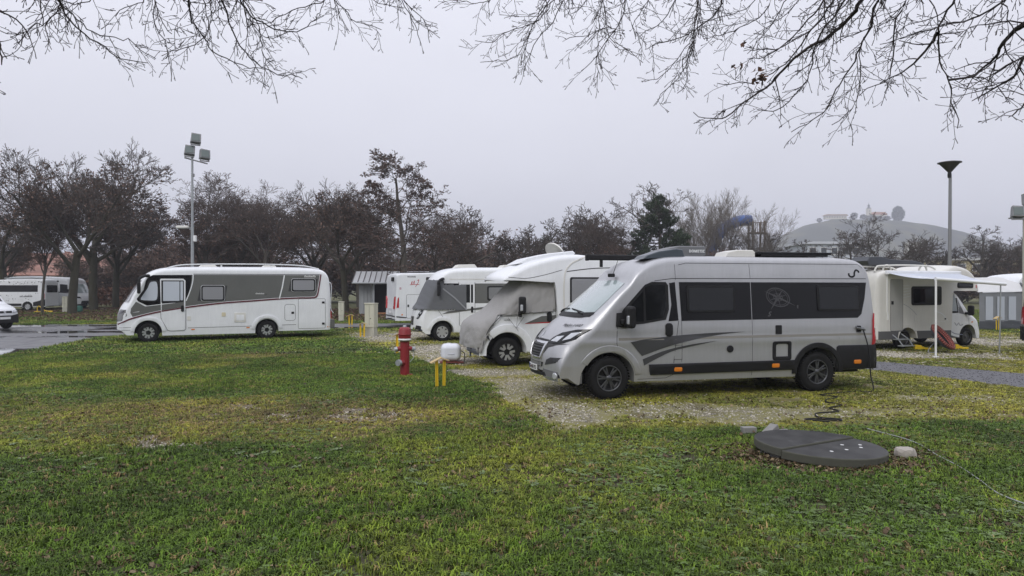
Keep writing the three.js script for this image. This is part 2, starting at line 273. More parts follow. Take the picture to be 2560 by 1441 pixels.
function groundColor(x, d, o) {
  const z = zone(x, d), n = fbm(x * 11, d * 11, 3), big = fbm(x * .35 + 3, d * .35 + 8, 3);
  let r = .045, g = .05, b = .016; const mix = (R, G, B, t) => { r += (R - r) * t; g += (G - g) * t; b += (B - b) * t; };
  mix(.055, .065, .018, clamp(big * 1.8 - .5)); mix(.215, .20, .045, z.pitch * .9); mix(.22, .165, .07, z.dry * .85); mix(.06, .045, .03, z.soil * .7); mix(.09, .055, .035, z.litter); mix(.17, .155, .13, z.gravel * clamp(.45 + (n - .4) * 1.8));
  const k = .7 + .6 * n; o[0] = r * k; o[1] = g * k; o[2] = b * k;
}
const toS = v => v <= .0031308 ? v * 12.92 : 1.055 * Math.pow(v, 1 / 2.4) - .055;
{
  const big = tex(1024, 1024, (i, j, o) => { const n = tileN(i, j, 1024, 40, 2), m = tileN(i, j, 1024, 9, 5); const r = lerp(.05, .10, m), g = lerp(.072, .082, m), b = .02; const k = .65 + .7 * n; o[0] = toS(r * k); o[1] = toS(g * k); o[2] = toS(b * k); }, true, 150, 150);
  const gr = mesh('ground', new THREE.PlaneGeometry(3000, 3000).rotateX(-Math.PI / 2), std(0xffffff, .95, { map: big })); gr.position.y = -.012; tag(gr, 0, 0, 0, 'structure');
  const X0 = -34, X1 = 34, D0 = -4, D1 = 64, N = 2048, c = [0, 0, 0];
  const map = tex(N, N, (i, j, o) => { groundColor(lerp(X0, X1, (i + .5) / N), lerp(D0, D1, (j + .5) / N), c); o[0] = toS(c[0]); o[1] = toS(c[1]); o[2] = toS(c[2]); }, true);
  const bump = tex(512, 512, (i, j, o) => { o[0] = o[1] = o[2] = tileN(i, j, 512, 60, 3); }, false, 22, 22);
  const lg = new THREE.PlaneGeometry(X1 - X0, D1 - D0).rotateX(-Math.PI / 2).translate((X0 + X1) / 2, 0, -(D0 + D1) / 2);
  const lawn = mesh('lawn', lg, std(0xffffff, .95, { map, bumpMap: bump, bumpScale: .03 })); tag(lawn, 0, 0, 0, 'structure');
  { // plane uv v runs towards the far edge
    const p = lg.attributes.position, uv = lg.attributes.uv; for (let i = 0; i < p.count; i++) uv.setXY(i, (p.getX(i) - X0) / (X1 - X0), (-p.getZ(i) - D0) / (D1 - D0)); }
  // wet asphalt road with standing water
  const puddle = (x, d) => smooth(.47, .56, fbm(x * .22 + 11, d * .5 + 4, 4) + .08 * (fbm(x * 1.3, d * 1.6, 2) - .5));
  const rm = tex(1024, 1024, (i, j, o) => { const x = lerp(-70, 10, i / 1024), d = lerp(5, 45, j / 1024); o[0] = o[1] = o[2] = lerp(.34 + .25 * fbm(x * 3, d * 3, 3), .02, puddle(x, d)); });
  const cm = tex(1024, 1024, (i, j, o) => { const x = lerp(-70, 10, i / 1024), d = lerp(5, 45, j / 1024), n = fbm(x * 6, d * 6, 3), k = lerp(.10 + .08 * n, .035, puddle(x, d)); o[0] = toS(k); o[1] = toS(k * 1.0); o[2] = toS(k * 1.04); }, true);
  const sg = (P, y) => { const g = new THREE.ShapeGeometry(shape(P)); g.rotateX(-Math.PI / 2); return g.translate(0, y, 0); };
  const rg = sg(ROAD, .006), p = rg.attributes.position, uv = rg.attributes.uv; for (let i = 0; i < p.count; i++) uv.setXY(i, (p.getX(i) + 70) / 80, (-p.getZ(i) - 5) / 40);
  tag(mesh('asphalt_road', rg, phys(0xffffff, 1, { map: cm, roughnessMap: rm, specularIntensity: 1 })), 0, 0, 0, 'structure');
  const tc = tex(512, 512, (i, j, o) => { const n = HT[(i * 7 + j * 911) & 65535], k = .05 + .12 * n * n + .04 * tileN(i, j, 512, 30, 3); o[0] = toS(k); o[1] = toS(k); o[2] = toS(k * 1.08); }, true, .35, .35);
  tag(mesh('gravel_track', sg(TRACK, .006), std(0xffffff, .8, { map: tc, bumpMap: tc, bumpScale: .02 })), 0, 0, 0, 'structure');
}
const sunk = (x, d) => inPoly(x, d, ROAD) || inPoly(x, d, TRACK);
// scatter: many small copies of a few shapes, coloured one by one
function scatter(name, geo, mat, list, parent) {          // list of [x, y, z, turn, sx, sy, r, g, b, tilt]
  const m = new THREE.InstancedMesh(geo, mat, list.length), o = new THREE.Object3D(), c = new THREE.Color();
  list.forEach((q, i) => { o.position.set(q[0], q[1], q[2]); o.rotation.set(q[9] || 0, q[3], q[10] || 0, 'YXZ'); o.scale.set(q[4], q[5], q[4]); o.updateMatrix(); m.setMatrixAt(i, o.matrix); m.setColorAt(i, c.setRGB(q[6], q[7], q[8])); });
  m.name = parent ? name : numbered(name); m.castShadow = m.receiveShadow = true; m.userData.kind = 'stuff'; (parent || scene).add(m); return m;
}
function tuftGeo(seed, n, spread, h) {                   // one tuft: n bent tapering blades
  const r = rng(seed), v = [], ix = [];
  for (let k = 0; k < n; k++) {
    const a = r() * 6.283, q = Math.sqrt(r()) * spread, x = Math.cos(a) * q, z = Math.sin(a) * q, b = r() * 6.283, L = h * (.5 + .8 * r()), w = .0035 + .003 * r(), lean = (.25 + .9 * r()) * L, dx = Math.cos(b), dz = Math.sin(b), s = v.length / 3;
    v.push(x - dz * w, 0, z + dx * w, x + dz * w, 0, z - dx * w, x + dx * lean * .4 - dz * w * .8, L * .65, z + dz * lean * .4 + dx * w * .8, x + dx * lean * .4 + dz * w * .8, L * .65, z + dz * lean * .4 - dx * w * .8, x + dx * lean, L * (.85 - .3 * r()), z + dz * lean);
    ix.push(s, s + 1, s + 2, s + 1, s + 3, s + 2, s + 2, s + 3, s + 4);
  }
  const g = new THREE.BufferGeometry(); g.setAttribute('position', new THREE.Float32BufferAttribute(v, 3)); g.setIndex(ix); g.computeVertexNormals(); return g;
}
{
  const r = rng(11), near = [[], [], []], mid = [[], []], clover = [], peb = [[], []], leaf = [[], []];
  const pick = (a, b) => { const d = Math.sqrt(lerp(a * a, b * b, r())), x = (r() * 2 - 1) * d * .92; return [x, d]; };
  const tint = (z, x, d) => { const pa = fbm(x * .9 + 60, d * .9 + 14, 3), k = (.35 + 1.15 * Math.pow(r(), 1.4)) * (.65 + .9 * pa), y = clamp((pa - .5) * 1.1 + z.pitch * .75 + z.dry * .7 + (z.w + .12) * .9 + .25 * (r() - .5)), br = r() < .06 + .35 * z.dry ? 1 : 0; return br ? [.24 * k, .17 * k, .07 * k] : [lerp(.090, .255, y) * k, lerp(.160, .24, y) * k, lerp(.010, .028, y) * k]; };
  for (let i = 0; i < 180000; i++) { const [x, d] = pick(4.6, 21); if (sunk(x, d)) continue; const z = zone(x, d); if (r() < z.gravel * 1.1 + z.soil * .95 + z.pitch * .55) continue; const s = (.55 + .7 * r()) * (1 - .45 * z.pitch - .4 * z.dry) * (.75 + 1.1 * clamp(fbm(x * .8, d * .8, 2) - .2)); near[i % 3].push([x, 0, -d, r() * 6.28, .8 + .5 * r(), s, ...tint(z, x, d)]); }
  for (let i = 0; i < 140000; i++) { const [x, d] = pick(21, 60); if (sunk(x, d)) continue; const z = zone(x, d); if (r() < z.gravel + z.soil * .5 + z.pitch * .4 + z.litter * .8) continue; mid[i % 2].push([x, 0, -d, r() * 6.28, 1.8 + r(), (.7 + .6 * r()) * (1 - .4 * z.pitch), ...tint(z, x, d)]); }
  const gm = std(0xffffff, .8);
  near.forEach((l, k) => scatter('grass', tuftGeo(k + 3, 11, .055, .055), gm, l)); mid.forEach((l, k) => scatter('grass', tuftGeo(k + 9, 12, .07, .06), gm, l));
  // low broad leaves among the grass
  { const v = [], ix = []; for (let k = 0; k < 7; k++) { const a = k / 7 * 6.28 + (k % 2) * .3, L = .028 + .012 * (k % 3), w = .011, c = Math.cos(a), s = Math.sin(a), q = v.length / 3; v.push(0, .004, 0, c * L * .55 - s * w, .018, s * L * .55 + c * w, c * L * .55 + s * w, .018, s * L * .55 - c * w, c * L, .014, s * L); ix.push(q, q + 1, q + 2, q + 1, q + 3, q + 2); }
    const g = new THREE.BufferGeometry(); g.setAttribute('position', new THREE.Float32BufferAttribute(v, 3)); g.setIndex(ix); g.computeVertexNormals();
    for (let i = 0; i < 30000; i++) { const [x, d] = pick(4.6, 14); const z = zone(x, d); if (r() < z.pitch + z.gravel + z.dry * .8 || fbm(x * .7 + 90, d * .7 + 2, 3) < .42 + .2 * r()) continue; const k = .7 + .7 * r(); clover.push([x, .008 + .02 * r(), -d, r() * 6.28, (.45 + .5 * r()), .7, .085 * k, .14 * k, .025 * k, .3 * (r() - .5)]); }
    scatter('clover', g, std(0xffffff, .6), clover);
    const big = []; for (let i = 0; i < 420; i++) { const [x, d] = pick(4.8, 9); const z = zone(x, d); if (z.pitch > .3 || z.dry > .4 || fbm(x * .5 + 20, d * .5 + 60, 2) < .5) continue; const k = .8 + .5 * r(); big.push([x, .012, -d, r() * 6.28, 1.0 + 1.1 * r(), 1.3, .10 * k, .15 * k, .04 * k, .2 * (r() - .5)]); } scatter('weeds', g, std(0xffffff, .45), big); }
  // pebbles
  const pg = s => { const g = new THREE.IcosahedronGeometry(1, 0), p = g.attributes.position, q = rng(s), m = {}; for (let i = 0; i < p.count; i++) { const k = [p.getX(i), p.getY(i), p.getZ(i)].map(t => t.toFixed(2)).join(); const f = m[k] ??= .7 + .5 * q(); p.setXYZ(i, p.getX(i) * f, p.getY(i) * f * .6, p.getZ(i) * f); } g.computeVertexNormals(); return g; };
  for (let i = 0; i < 620000; i++) { const [x, d] = pick(8, 32); if (sunk(x, d)) continue; const z = zone(x, d); if (r() > Math.max(z.gravel * .72, z.pitch * .06 + z.dry * .03)) continue; const s = (.006 + .017 * r() * r() + .005 * r()) * (d > 18 ? 1.4 : 1), k = .22 + .85 * r(); peb[i % 2].push([x, s * .2, -d, r() * 6.28, s, s, .58 * k, .535 * k, .455 * k, .4 * (r() - .5)]); }
  peb.forEach((l, k) => scatter('gravel', pg(k + 2), std(0xffffff, .7), l));
  { const tr = []; for (let i = 0; i < 14000; i++) { const x = lerp(5.5, 16, r()), d = lerp(10, 21, r()); if (!inPoly(x, d, TRACK)) continue; const s = .008 + .014 * r(), k = .3 + .9 * r(); tr.push([x, .01, -d, r() * 6.28, s, s, .16 * k, .16 * k, .175 * k]); } scatter('track_gravel', pg(8), std(0xffffff, .55), tr); }
  // fallen leaves
  const lg = s => { const q = rng(s), v = [], ix = [], n = 5; for (let i = 0; i <= n; i++) { const t = i / n, w = .5 * Math.sin(Math.PI * Math.pow(t, .8)) * (i % 2 ? 1 : .72), y = .22 * Math.sin(t * 4 + s) + .1; v.push(t - .5, y + .2 * q(), -w, t - .5, y - .12, 0, t - .5, y + .25 * q(), w); } for (let i = 0; i < n; i++) for (const j of [0, 1]) { const a = i * 3 + j; ix.push(a, a + 1, a + 3, a + 1, a + 4, a + 3); } const g = new THREE.BufferGeometry(); g.setAttribute('position', new THREE.Float32BufferAttribute(v, 3)); g.setIndex(ix); g.computeVertexNormals(); return g; };
  for (let i = 0; i < 13000; i++) { let [x, d] = i < 9200 ? pick(4.7, 13) : pick(13, 40); if (i < 1300) { const a = r() * 6.28, q = .74 + .6 * r() * r(); x = 3.76 + Math.cos(a) * q * 1.15; d = 8.5 - Math.abs(Math.sin(a)) * q * .9 + .6 * (Math.sin(a) > 0 ? 0 : 1) * r(); } if (sunk(x, d) && r() < .9) continue; const dense = fbm(x * .8 + 12, d * .8 + 33, 3); if (i >= 1300 && r() > smooth(.3, .7, dense) * (d < 9 ? 1 : .55)) continue; const s = .022 + .032 * r(), k = .5 + .8 * r(), p = r(); leaf[i % 2].push([x, .018 + .025 * r(), -d, r() * 6.28, s, s, (p < .2 ? .25 : .105) * k, (p < .2 ? .19 : .068) * k, (p < .2 ? .11 : .033) * k, .9 * (r() - .5), .9 * (r() - .5)]); }
  leaf.forEach((l, k) => scatter('fallen_leaves', lg(k + 1), std(0xffffff, .7), l));
  const lit = []; for (let i = 0; i < 14000; i++) { const x = lerp(-42, -4, r()), d = lerp(40, 66, r()); const z = zone(x, Math.min(d, 63)); if (r() > z.litter) continue; const k = .5 + .8 * r(); lit.push([x, .03, -d, r() * 6.28, .13, .13, .12 * k, .07 * k, .045 * k, .8 * (r() - .5), .8 * (r() - .5)]); } scatter('leaf_litter', lg(4), std(0xffffff, .8), lit);
}
const R2 = a => a * Math.PI / 180;
const emb = (pts, z0, y0, k) => pts.map(([a, b]) => [z0 + a * k, y0 + b * k]);
// --- silver camper van, nearest
{
  const v = new Vehicle('camper_van', 'silver high-roof camper van with black window band and off-road tyres, nearest vehicle', 'van', [.597, 0, -13.42], R2(13));
  const g = v.g;
  v.body({ W: 1.025, bow: .30, bowEnd: 2.3, ft: .10, fl: .8, rr: .16, crown: .035, n: 220,
    prof: [[-.18, .50], [-.18, .64], [-.165, .80], [-.12, .95], [-.06, 1.05], [.05, 1.19], [.22, 1.34], [.40, 1.47], [.53, 1.58], [.8, 1.79], [1.05, 1.98], [1.27, 2.15], [1.47, 2.36], [1.74, 2.52], [2.1, 2.61], [2.5, 2.632], [3, 2.635], [4.4, 2.635], [6.0, 2.62], [6.25, 2.57], [6.38, 2.46], [6.44, 2.2], [6.50, 1.5], [6.53, 1.0], [6.58, .9], [6.58, .42]],
    rc: x => lerp(.28, .14, smooth(.45, 1.2, x)), ns: 30, tum: y => (y > 1.25 ? (y - 1.25) * .085 + Math.max(0, y - 2.1) ** 2 * .2 : 0) + (y < .6 ? (.6 - y) * .12 : 0) - .012 * Math.exp(-(((y - 1.02) / .07) ** 2)),
    bot: x => x < .75 ? .27 + .12 * clamp(1 - (x - .28) / .15) : x > 5.6 ? .42 : .31, arches: [[.95, .49, .36], [5.22, .475, .38]] }, M.silver);
  v.chassis(.5, 6.4, [.95, 5.22], .9); v.wheels([.95, 5.22], .385, 'offroad', .24, .005);
  // glass and window band
  v.front('windscreen', [[-.86, 1.575], [-.5, 1.555], [.5, 1.555], [.86, 1.575], [.865, 1.8], [.83, 2.1], [.5, 2.155], [-.5, 2.155], [-.83, 2.1], [-.865, 1.8]], M.screen, .008, { off: .004, e: .1 });
  v.front('windscreen_seal', ribbon([[-.86, 1.555], [-.5, 1.54], [.5, 1.54], [.86, 1.555]], .03), M.blackPlastic, .006, { off: .004, e: .1 });
  v.side('window_band', [[2.335, 2.12], [3.80, 2.118], [3.80, 1.412], [2.36, 1.403]], M.black, .004);
  v.side('window_band', [[3.815, 2.118], [6.355, 2.115], [6.30, 1.8], [6.21, 1.5], [6.12, 1.424], [3.815, 1.412]], M.black, .004);
  v.side('door_pillar', [[2.14, 2.10], [2.255, 2.12], [2.30, 1.41], [2.10, 1.40], [2.17, 1.7]], M.black, .004);
  for (const [a, b, c, d] of [[2.48, 1.56, 3.45, 2.05], [5.23, 1.565, 6.17, 2.06]]) v.window(rr(a, b, c, d, .05), rr(a + .035, b + .035, c - .035, d - .035, .03), M.glass, M.blackPlastic, { off: .004 });
  { const w = v.side('door_window', [[1.15, 1.50], [1.22, 1.62], [1.66, 2.07], [1.80, 2.125], [2.07, 2.12], [2.115, 2.06], [2.115, 1.62], [2.05, 1.43], [1.6, 1.36], [1.3, 1.34]], M.blackPlastic, .008, { off: .001 });
    v.side('pane', [[1.66, 1.42], [1.66, 2.02], [1.83, 2.08], [2.05, 2.07], [2.06, 1.62], [2.0, 1.47]], M.glass, .004, { off: .010, parent: w });
    v.side('pane', [[1.28, 1.42], [1.3, 1.62], [1.62, 1.96], [1.61, 1.40]], M.glass, .004, { off: .010, parent: w }); }
  // compass rose printed on the rear band
  { const l = [], cx = 4.38, cy = 1.83, tilt = p => p;
    const put = pts => l.push(v.sh.side(slab(pts.map(tilt), .001, { e: .2 }), .0065, 1));
    for (const r of [.21, .26, .245, .10]) put(ribbon(arc(0, 0, r, 0, 6.283, 40, r * .66), .008).map(([a, b]) => [cx + a * .955 + b * .295, cy - a * .295 + b * .955]));
    for (const [a, b, w] of [[-.17, -.24, .028], [.37, -.165, .022], [-.29, .12, .022], [.11, .155, .02], [.2, .05, .012], [-.2, -.06, .012], [.05, -.2, .012], [-.06, .17, .012]]) { const l = Math.hypot(a, b); put([[cx - b / l * w, cy + a / l * w], [cx + a, cy + b], [cx + b / l * w, cy - a / l * w]]); }
    mesh('compass_print', l, std([.06, .06, .066], .5), g);
    v.text('S', 4.14, 1.47, .09, std([.075, .075, .08], .5), { slant: .4, off: .003 }); v.text('E', 4.78, 1.62, .06, std([.075, .075, .08], .5), { off: .003 }); }
  // joints
  v.line('gutter_seam', [[1.85, 2.14], [2.2, 2.185], [6.36, 2.19]], .012, M.seam); v.line('roof_seam', [[2.35, 2.44], [2.5, 2.475], [6.2, 2.475], [6.3, 2.40]], .008, M.seam);
  v.line('panel_seam', [[2.27, 2.45], [2.27, 2.16]], .006, M.seam); v.line('panel_seam', [[3.808, 2.46], [3.808, 2.19]], .006, M.seam); v.line('panel_seam', [[3.808, 1.41], [3.808, .36]], .006, M.seam);
  v.line('door_seam', [[1.10, 1.34], [1.085, 1.0], [1.12, .92]], .009, M.seam); v.line('door_seam', [[2.30, 1.40], [2.24, 1.0], [2.20, .63]], .01, M.seam); v.line('door_seam', [[2.36, 1.4], [2.36, .65]], .006, M.seam); v.line('door_seam', [[2.2, .42], [2.05, .36], [1.5, .35]], .008, M.seam);
  v.side('fuel_flap', rr(2.21, .70, 2.36, .95, .01), M.silver, .004); v.line('fuel_flap_seam', [[2.205, .955], [2.365, .955], [2.365, .695], [2.2, .695]], .006, M.seam, .005);
  v.line('bonnet_seam', [[.40, 1.16], [.62, 1.26], [.74, 1.44]], .008, M.seam);
  v.line('bumper_seam', [[.42, 1.03], [.5, .9], [.62, .8]], .007, M.seam);
  // paint stripes
  const dk = phys([.045, .046, .05], .4, { clearcoat: .5 }), tp = phys([.20, .19, .165], .45, { clearcoat: .5 });
  v.side('side_stripe', [[1.12, 1.11], [6.43, 1.125], [6.43, 1.08], [1.12, 1.06]], tp, .003, { off: .002 });
  v.side('swoosh', [[1.35, 1.03], ...curve([[1.6, 1.075], [2.3, 1.14], [3.0, 1.175], [3.66, 1.19]], 10), ...curve([[3.2, 1.15], [2.7, 1.075], [2.13, .95], [1.57, .775]], 10)], dk, .003, { off: .005 });
  v.side('swoosh', [...curve([[1.585, .715], [2.0, .86], [2.5, .96], [3.07, 1.03]], 10), ...curve([[2.7, .96], [2.2, .86], [1.9, .74], [1.615, .603]], 10)], dk, .003, { off: .005 });
  // black mouldings
  v.side('side_moulding', [[1.72, .61], [4.70, .625], [4.67, .455], [1.75, .43], [1.73, .5]], M.blackPlastic, .022, { bevel: .008 });
  v.side('rear_moulding', [[5.62, .43], [5.64, .86], [5.68, .885], [6.5, .885], [6.5, .43]], M.blackPlastic, .016, { bevel: .006 });
  v.side('wheel_arch_trim', [...arc(5.22, .40, .55, -.05, Math.PI + .05, 24), ...arc(5.22, .40, .465, Math.PI + .05, -.05, 24)], M.blackPlastic, .022, { bevel: .006 });
  v.side('wheel_arch_flare', [...arc(.96, .37, .60, .15, Math.PI - .55, 20), ...arc(.96, .37, .50, Math.PI - .55, .15, 20)], M.silver, .012, { bevel: .008 });
  v.rear('rear_bumper', [[-.9, .42], [.9, .42], [.9, .88], [-.9, .88]], M.blackPlastic, .05, { bevel: .01 });
  // fittings
  v.side('door_handle', rr(2.04, 1.13, 2.17, 1.36, .05), M.blackPlastic, .02, { bevel: .006 });
  v.side('vent', rr(4.30, 1.13, 4.43, 1.30, .015), M.blackPlastic, .012);
  v.side('service_hatch', rr(4.24, .635, 4.63, .99, .04), M.blackPlastic, .012, { bevel: .004, holes: [[[4.3, .70], [4.3, .93], [4.35, .95], [4.52, .95], [4.57, .93], [4.57, .70]]] });
  v.side('water_inlet', arc(3.34, .87, .062, 0, 6.283, 18), M.blackPlastic, .02, { bevel: .004 }); 
  { const p = v.side('power_inlet', rr(6.08, 1.14, 6.17, 1.27, .015), M.blackPlastic, .02); mesh('flap', slab(rr(0, 0, .19, .03, .01), .10).rotateX(.5).rotateZ(-.18).translate(6.06, 1.25, .99), std([.10, .105, .11], .3), p); }
  for (const [x, y] of [[2.28, .515], [4.29, .535], [6.09, .565]]) v.side('side_marker', rr(x - .075, y - .035, x + .075, y + .035, .02), M.amber, .014, { off: .02, bevel: .004 });
  { const t = v.side('tail_light', [[6.44, .9], [6.53, .9], [6.53, 1.38], [6.49, 1.5], [6.46, 1.36]], M.red, .025, { bevel: .008 }); v.side('reversing_lens', [[6.475, 1.0], [6.525, 1.0], [6.525, 1.18], [6.485, 1.22]], M.lens, .01, { off: .033, parent: t });
    v.rear('tail_light', [[.80, .92], [.90, .92], [.90, 1.46], [.83, 1.46]], M.red, .03); v.rear('tail_light', [[-.80, .92], [-.90, .92], [-.90, 1.46], [-.83, 1.46]], M.red, .03); }
  { const m = v.box('door_mirror', [1.29, 1.49, 1.17], [.15, .40, .24], M.blackPlastic, .06); v.box('indicator', [1.245, 1.44, 1.22], [.07, .16, .10], M.lens, .02, m); v.box('arm', [1.2, 1.40, 1.04], [.12, .10, .18], M.blackPlastic, .03, m); v.box('door_mirror', [1.29, 1.49, -1.17], [.15, .40, .24], M.blackPlastic, .06); }
  v.side('mirror_base', [[1.08, 1.32], [1.10, 1.55], [1.2, 1.56], [1.34, 1.36], [1.3, 1.3]], M.blackPlastic, .03, { bevel: .008 });
  { const a = mesh('antenna', [cyl([1.30, 2.24, .28], [1.44, 2.64, .30], .006, .003, 6), bx(1.27, 2.23, .28, .14, .07, .05, .02)], M.blackPlastic, g); a.position.y = .02; }
  // front
  const fx = v.sh;
  v.front('grille_frame', [[-.46, 1.02], [.46, 1.02], [.36, .70], [-.36, .70]], M.chrome, .014, { off: .004, bevel: .006, e: .1, holes: [[[-.395, .985], [-.315, .735], [.315, .735], [.395, .985]]] });
  v.front('grille', [[-.41, .99], [.41, .99], [.33, .73], [-.33, .73]], M.blackPlastic, .004, { e: .1 });
  for (let k = 0; k < 5; k++) { const y = .765 + k * .048, w = .335 + (y - .735) * .25; v.front('grille_slat', [[-w, y], [w, y], [w + .004, y + .016], [-w - .004, y + .016]], M.rimGrey, .012, { off: .004, e: .1 }); }
  v.front('bonnet_gap', [[-.47, 1.02], [-.45, 1.055], [0, 1.07], [.45, 1.055], [.47, 1.02], [0, 1.035]], M.blackPlastic, .006, { off: .002, e: .08 }); for (const s of [1, -1]) { v.front('front_insert', [[.47, 1.02], [.88, 1.0], [.70, .975], [.52, .93], [.42, .80]].map(([a, b]) => [a * s, b]), M.trim, .005, { off: .0005, e: .045 }); v.front('lower_bumper', [[.42, .40], [.62, .34], [.86, .33], [.86, .50], [.45, .53]].map(([a, b]) => [a * s, b]), std([.13, .132, .135], .5), .005, { off: .001, e: .06 }); }
  v.side('lower_bumper', [[.33, .30], [.455, .29], [.455, .47], [.31, .50]], std([.13, .132, .135], .5), .005, { e: .06 });
  v.front('lower_grille', [[-.40, .56], [.40, .56], [.43, .645], [-.43, .645]], M.blackPlastic, .006, { e: .1 });
  for (let k = 0; k < 13; k++) { const z = -.36 + k * .06; v.front('grille_bar', [[z - .012, .565], [z + .012, .565], [z + .012, .64], [z - .012, .64]], M.silver, .012, { e: .1 }); }
  v.front('bumper_skid', [[-.55, .40], [.55, .40], [.50, .47], [-.50, .47]], M.blackPlastic, .01, { e: .1 });
  for (const s of [1, -1]) {
    const h = v.front('headlight', [[.44, 1.015], [.62, 1.005], [.80, 1.02], [.92, 1.09], [.985, 1.27], [.86, 1.26], [.66, 1.20], [.52, 1.11]].map(([a, b]) => [a * s, b]), M.glass, .012, { off: .004, bevel: .003, e: .045 });
    v.front('lens', [[.53, 1.045], [.69, 1.035], [.75, 1.15], [.62, 1.13]].map(([a, b]) => [a * s, b]), M.lens, .006, { off: .024, e: .045, parent: h }); v.front('lens', [[.77, 1.06], [.87, 1.10], [.94, 1.22], [.83, 1.20]].map(([a, b]) => [a * s, b]), M.lens, .006, { off: .024, e: .045, parent: h });
    v.front('bumper_intake', [[.50, .60], [.80, .66], [.90, .76], [.66, .75], [.55, .70]].map(([a, b]) => [a * s, b]), M.trim, .006, { off: .001, e: .08 });
    for (const q of [0, 1, 2]) v.front('intake_slat', [[.74, .665 + q * .028], [.85, .69 + q * .028], [.85, .70 + q * .028], [.74, .675 + q * .028]].map(([a, b]) => [a * s, b]), M.rimGrey, .012, { e: .08 });
    v.front('fog_light', arc(.80 * s, .43, .045, 0, 6.283, 14, .055), M.lens, .02, { off: .002, bevel: .004, e: .08 });
    v.front('fog_trim', ribbon([[.55 * s, .39], [.78 * s, .365], [.86 * s, .36]], .02), M.chrome, .01, { e: .08 });
    mesh('wiper', [tube([[.60, 1.56, .62 * s], [.54, 1.60, .35 * s], [.55, 1.615, .08 * s]], .011), tube([[.56, 1.53, .66 * s], [.54, 1.58, .45 * s]], .018)], M.blackPlastic, g);
  }
  v.front('cowl', [[-.84, 1.49], [-.5, 1.475], [.5, 1.475], [.84, 1.49], [.87, 1.545], [.5, 1.53], [-.5, 1.53], [-.87, 1.545]], M.blackPlastic, .008, { off: .004, e: .1 });
  v.front('emblem', emb([[-.3, -.5], [-.12, -.1], [-.32, .1], [-.2, .2], [-.05, .1], [-.1, .34], [.12, .5], [.05, .3], [.2, .34], [.12, .1], [.3, .02], [.1, -.06], [.2, -.45], [.02, -.2], [-.1, -.5]], 0, 1.125, .15), M.chrome, .008, { off: .003, e: .08 });
  { const p = v.front('number_plate', rr(-.26, .475, .26, .585, .008), M.plateWhite, .012, { off: .03, e: .05 }); p.userData.label = 'white number plate with blue left strip';
    v.front('plate_strip', [[-.255, .48], [-.21, .48], [-.21, .58], [-.255, .58]], M.blue, .002, { off: .043, parent: p });
    const t = txt('SG', .075, { sx: .8 }), u = txt('AH-215', .075, { sx: .8 }); t.translate(-.195, .493, 0); u.translate(-.045, .493, 0);
    mesh('lettering', merge([v.sh.end(tess(t, .3), .043, true), v.sh.end(tess(u, .3), .043, true)]), M.blackPlastic, p);
    v.front('crest', [[-.08, .53], [-.065, .545], [-.05, .53], [-.065, .505]], M.red, .002, { off: .043, parent: p }); }
  { const q = txt('MegaSport 640', .042, { slant: .2, f: fontR }); q.translate(.47, 1.315, 0); mesh('lettering', v.sh.end(tess(q, .05), .009, true), M.trim, g); }
  // curl emblem on the roof side
  v.side('curl_emblem', ribbon(curve([[5.98, 2.30], [5.985, 2.25], [6.04, 2.225], [6.10, 2.25], [6.11, 2.31], [6.15, 2.36], [6.20, 2.34], [6.215, 2.31]], 26), .035), M.black, .004);
  // roof equipment
  { const a = mesh('air_conditioner', [v2roof([[2.2, 2.62], [2.4, 2.74], [2.75, 2.82], [3.28, 2.82], [3.30, 2.80], [3.30, 2.67], [3.24, 2.625]], -.45, .15)], std([.14, .145, .15], .5), g); const t = txt('DOMETIC', .055, { sx: 1.0 }); t.translate(2.94, 2.71, .182); mesh('lettering', t, M.plateWhite, a); }
  mesh('roof_fan', [v2roof([[1.75, 2.56], [1.8, 2.60], [2.05, 2.68], [2.4, 2.735], [2.52, 2.72], [2.56, 2.61]], .25, .72)], std([.06, .075, .09], .3), g);
  mesh('roof_vent', [v2roof([[3.50, 2.62], [3.55, 2.69], [3.75, 2.73], [4.08, 2.73], [4.12, 2.70], [4.12, 2.62]], .15, .60)], M.cream, g);
  { const s = v.box('solar_panel', [4.98, 2.69, .30], [1.66, .05, .7], M.black, .01); v.box('rail', [4.98, 2.65, .62], [1.5, .05, .05], M.blackPlastic, .01, s); v.box('rail', [4.98, 2.65, -.0], [1.5, .05, .05], M.blackPlastic, .01, s); }
  mesh('roof_dome', [v2roof([[4.9, 2.65], [5.0, 2.71], [5.2, 2.745], [5.55, 2.73], [5.65, 2.65]], -.55, -.05)], M.glass, g);
  mesh('awning_case', [bx(3.3, 2.64, -.92, 4.2, .12, .12, .03), bx(1.2, 2.64, -.92, .06, .14, .13, .02), bx(1.5, 2.54, -.9, .05, .2, .06)], M.blackPlastic, g);
}
function v2roof(pts, z0, z1) { return new THREE.ExtrudeGeometry(shape(pts), { depth: z1 - z0 - .06, bevelEnabled: true, bevelSize: .02, bevelThickness: .03, bevelSegments: 2 }).translate(0, 0, z0 + .03); }

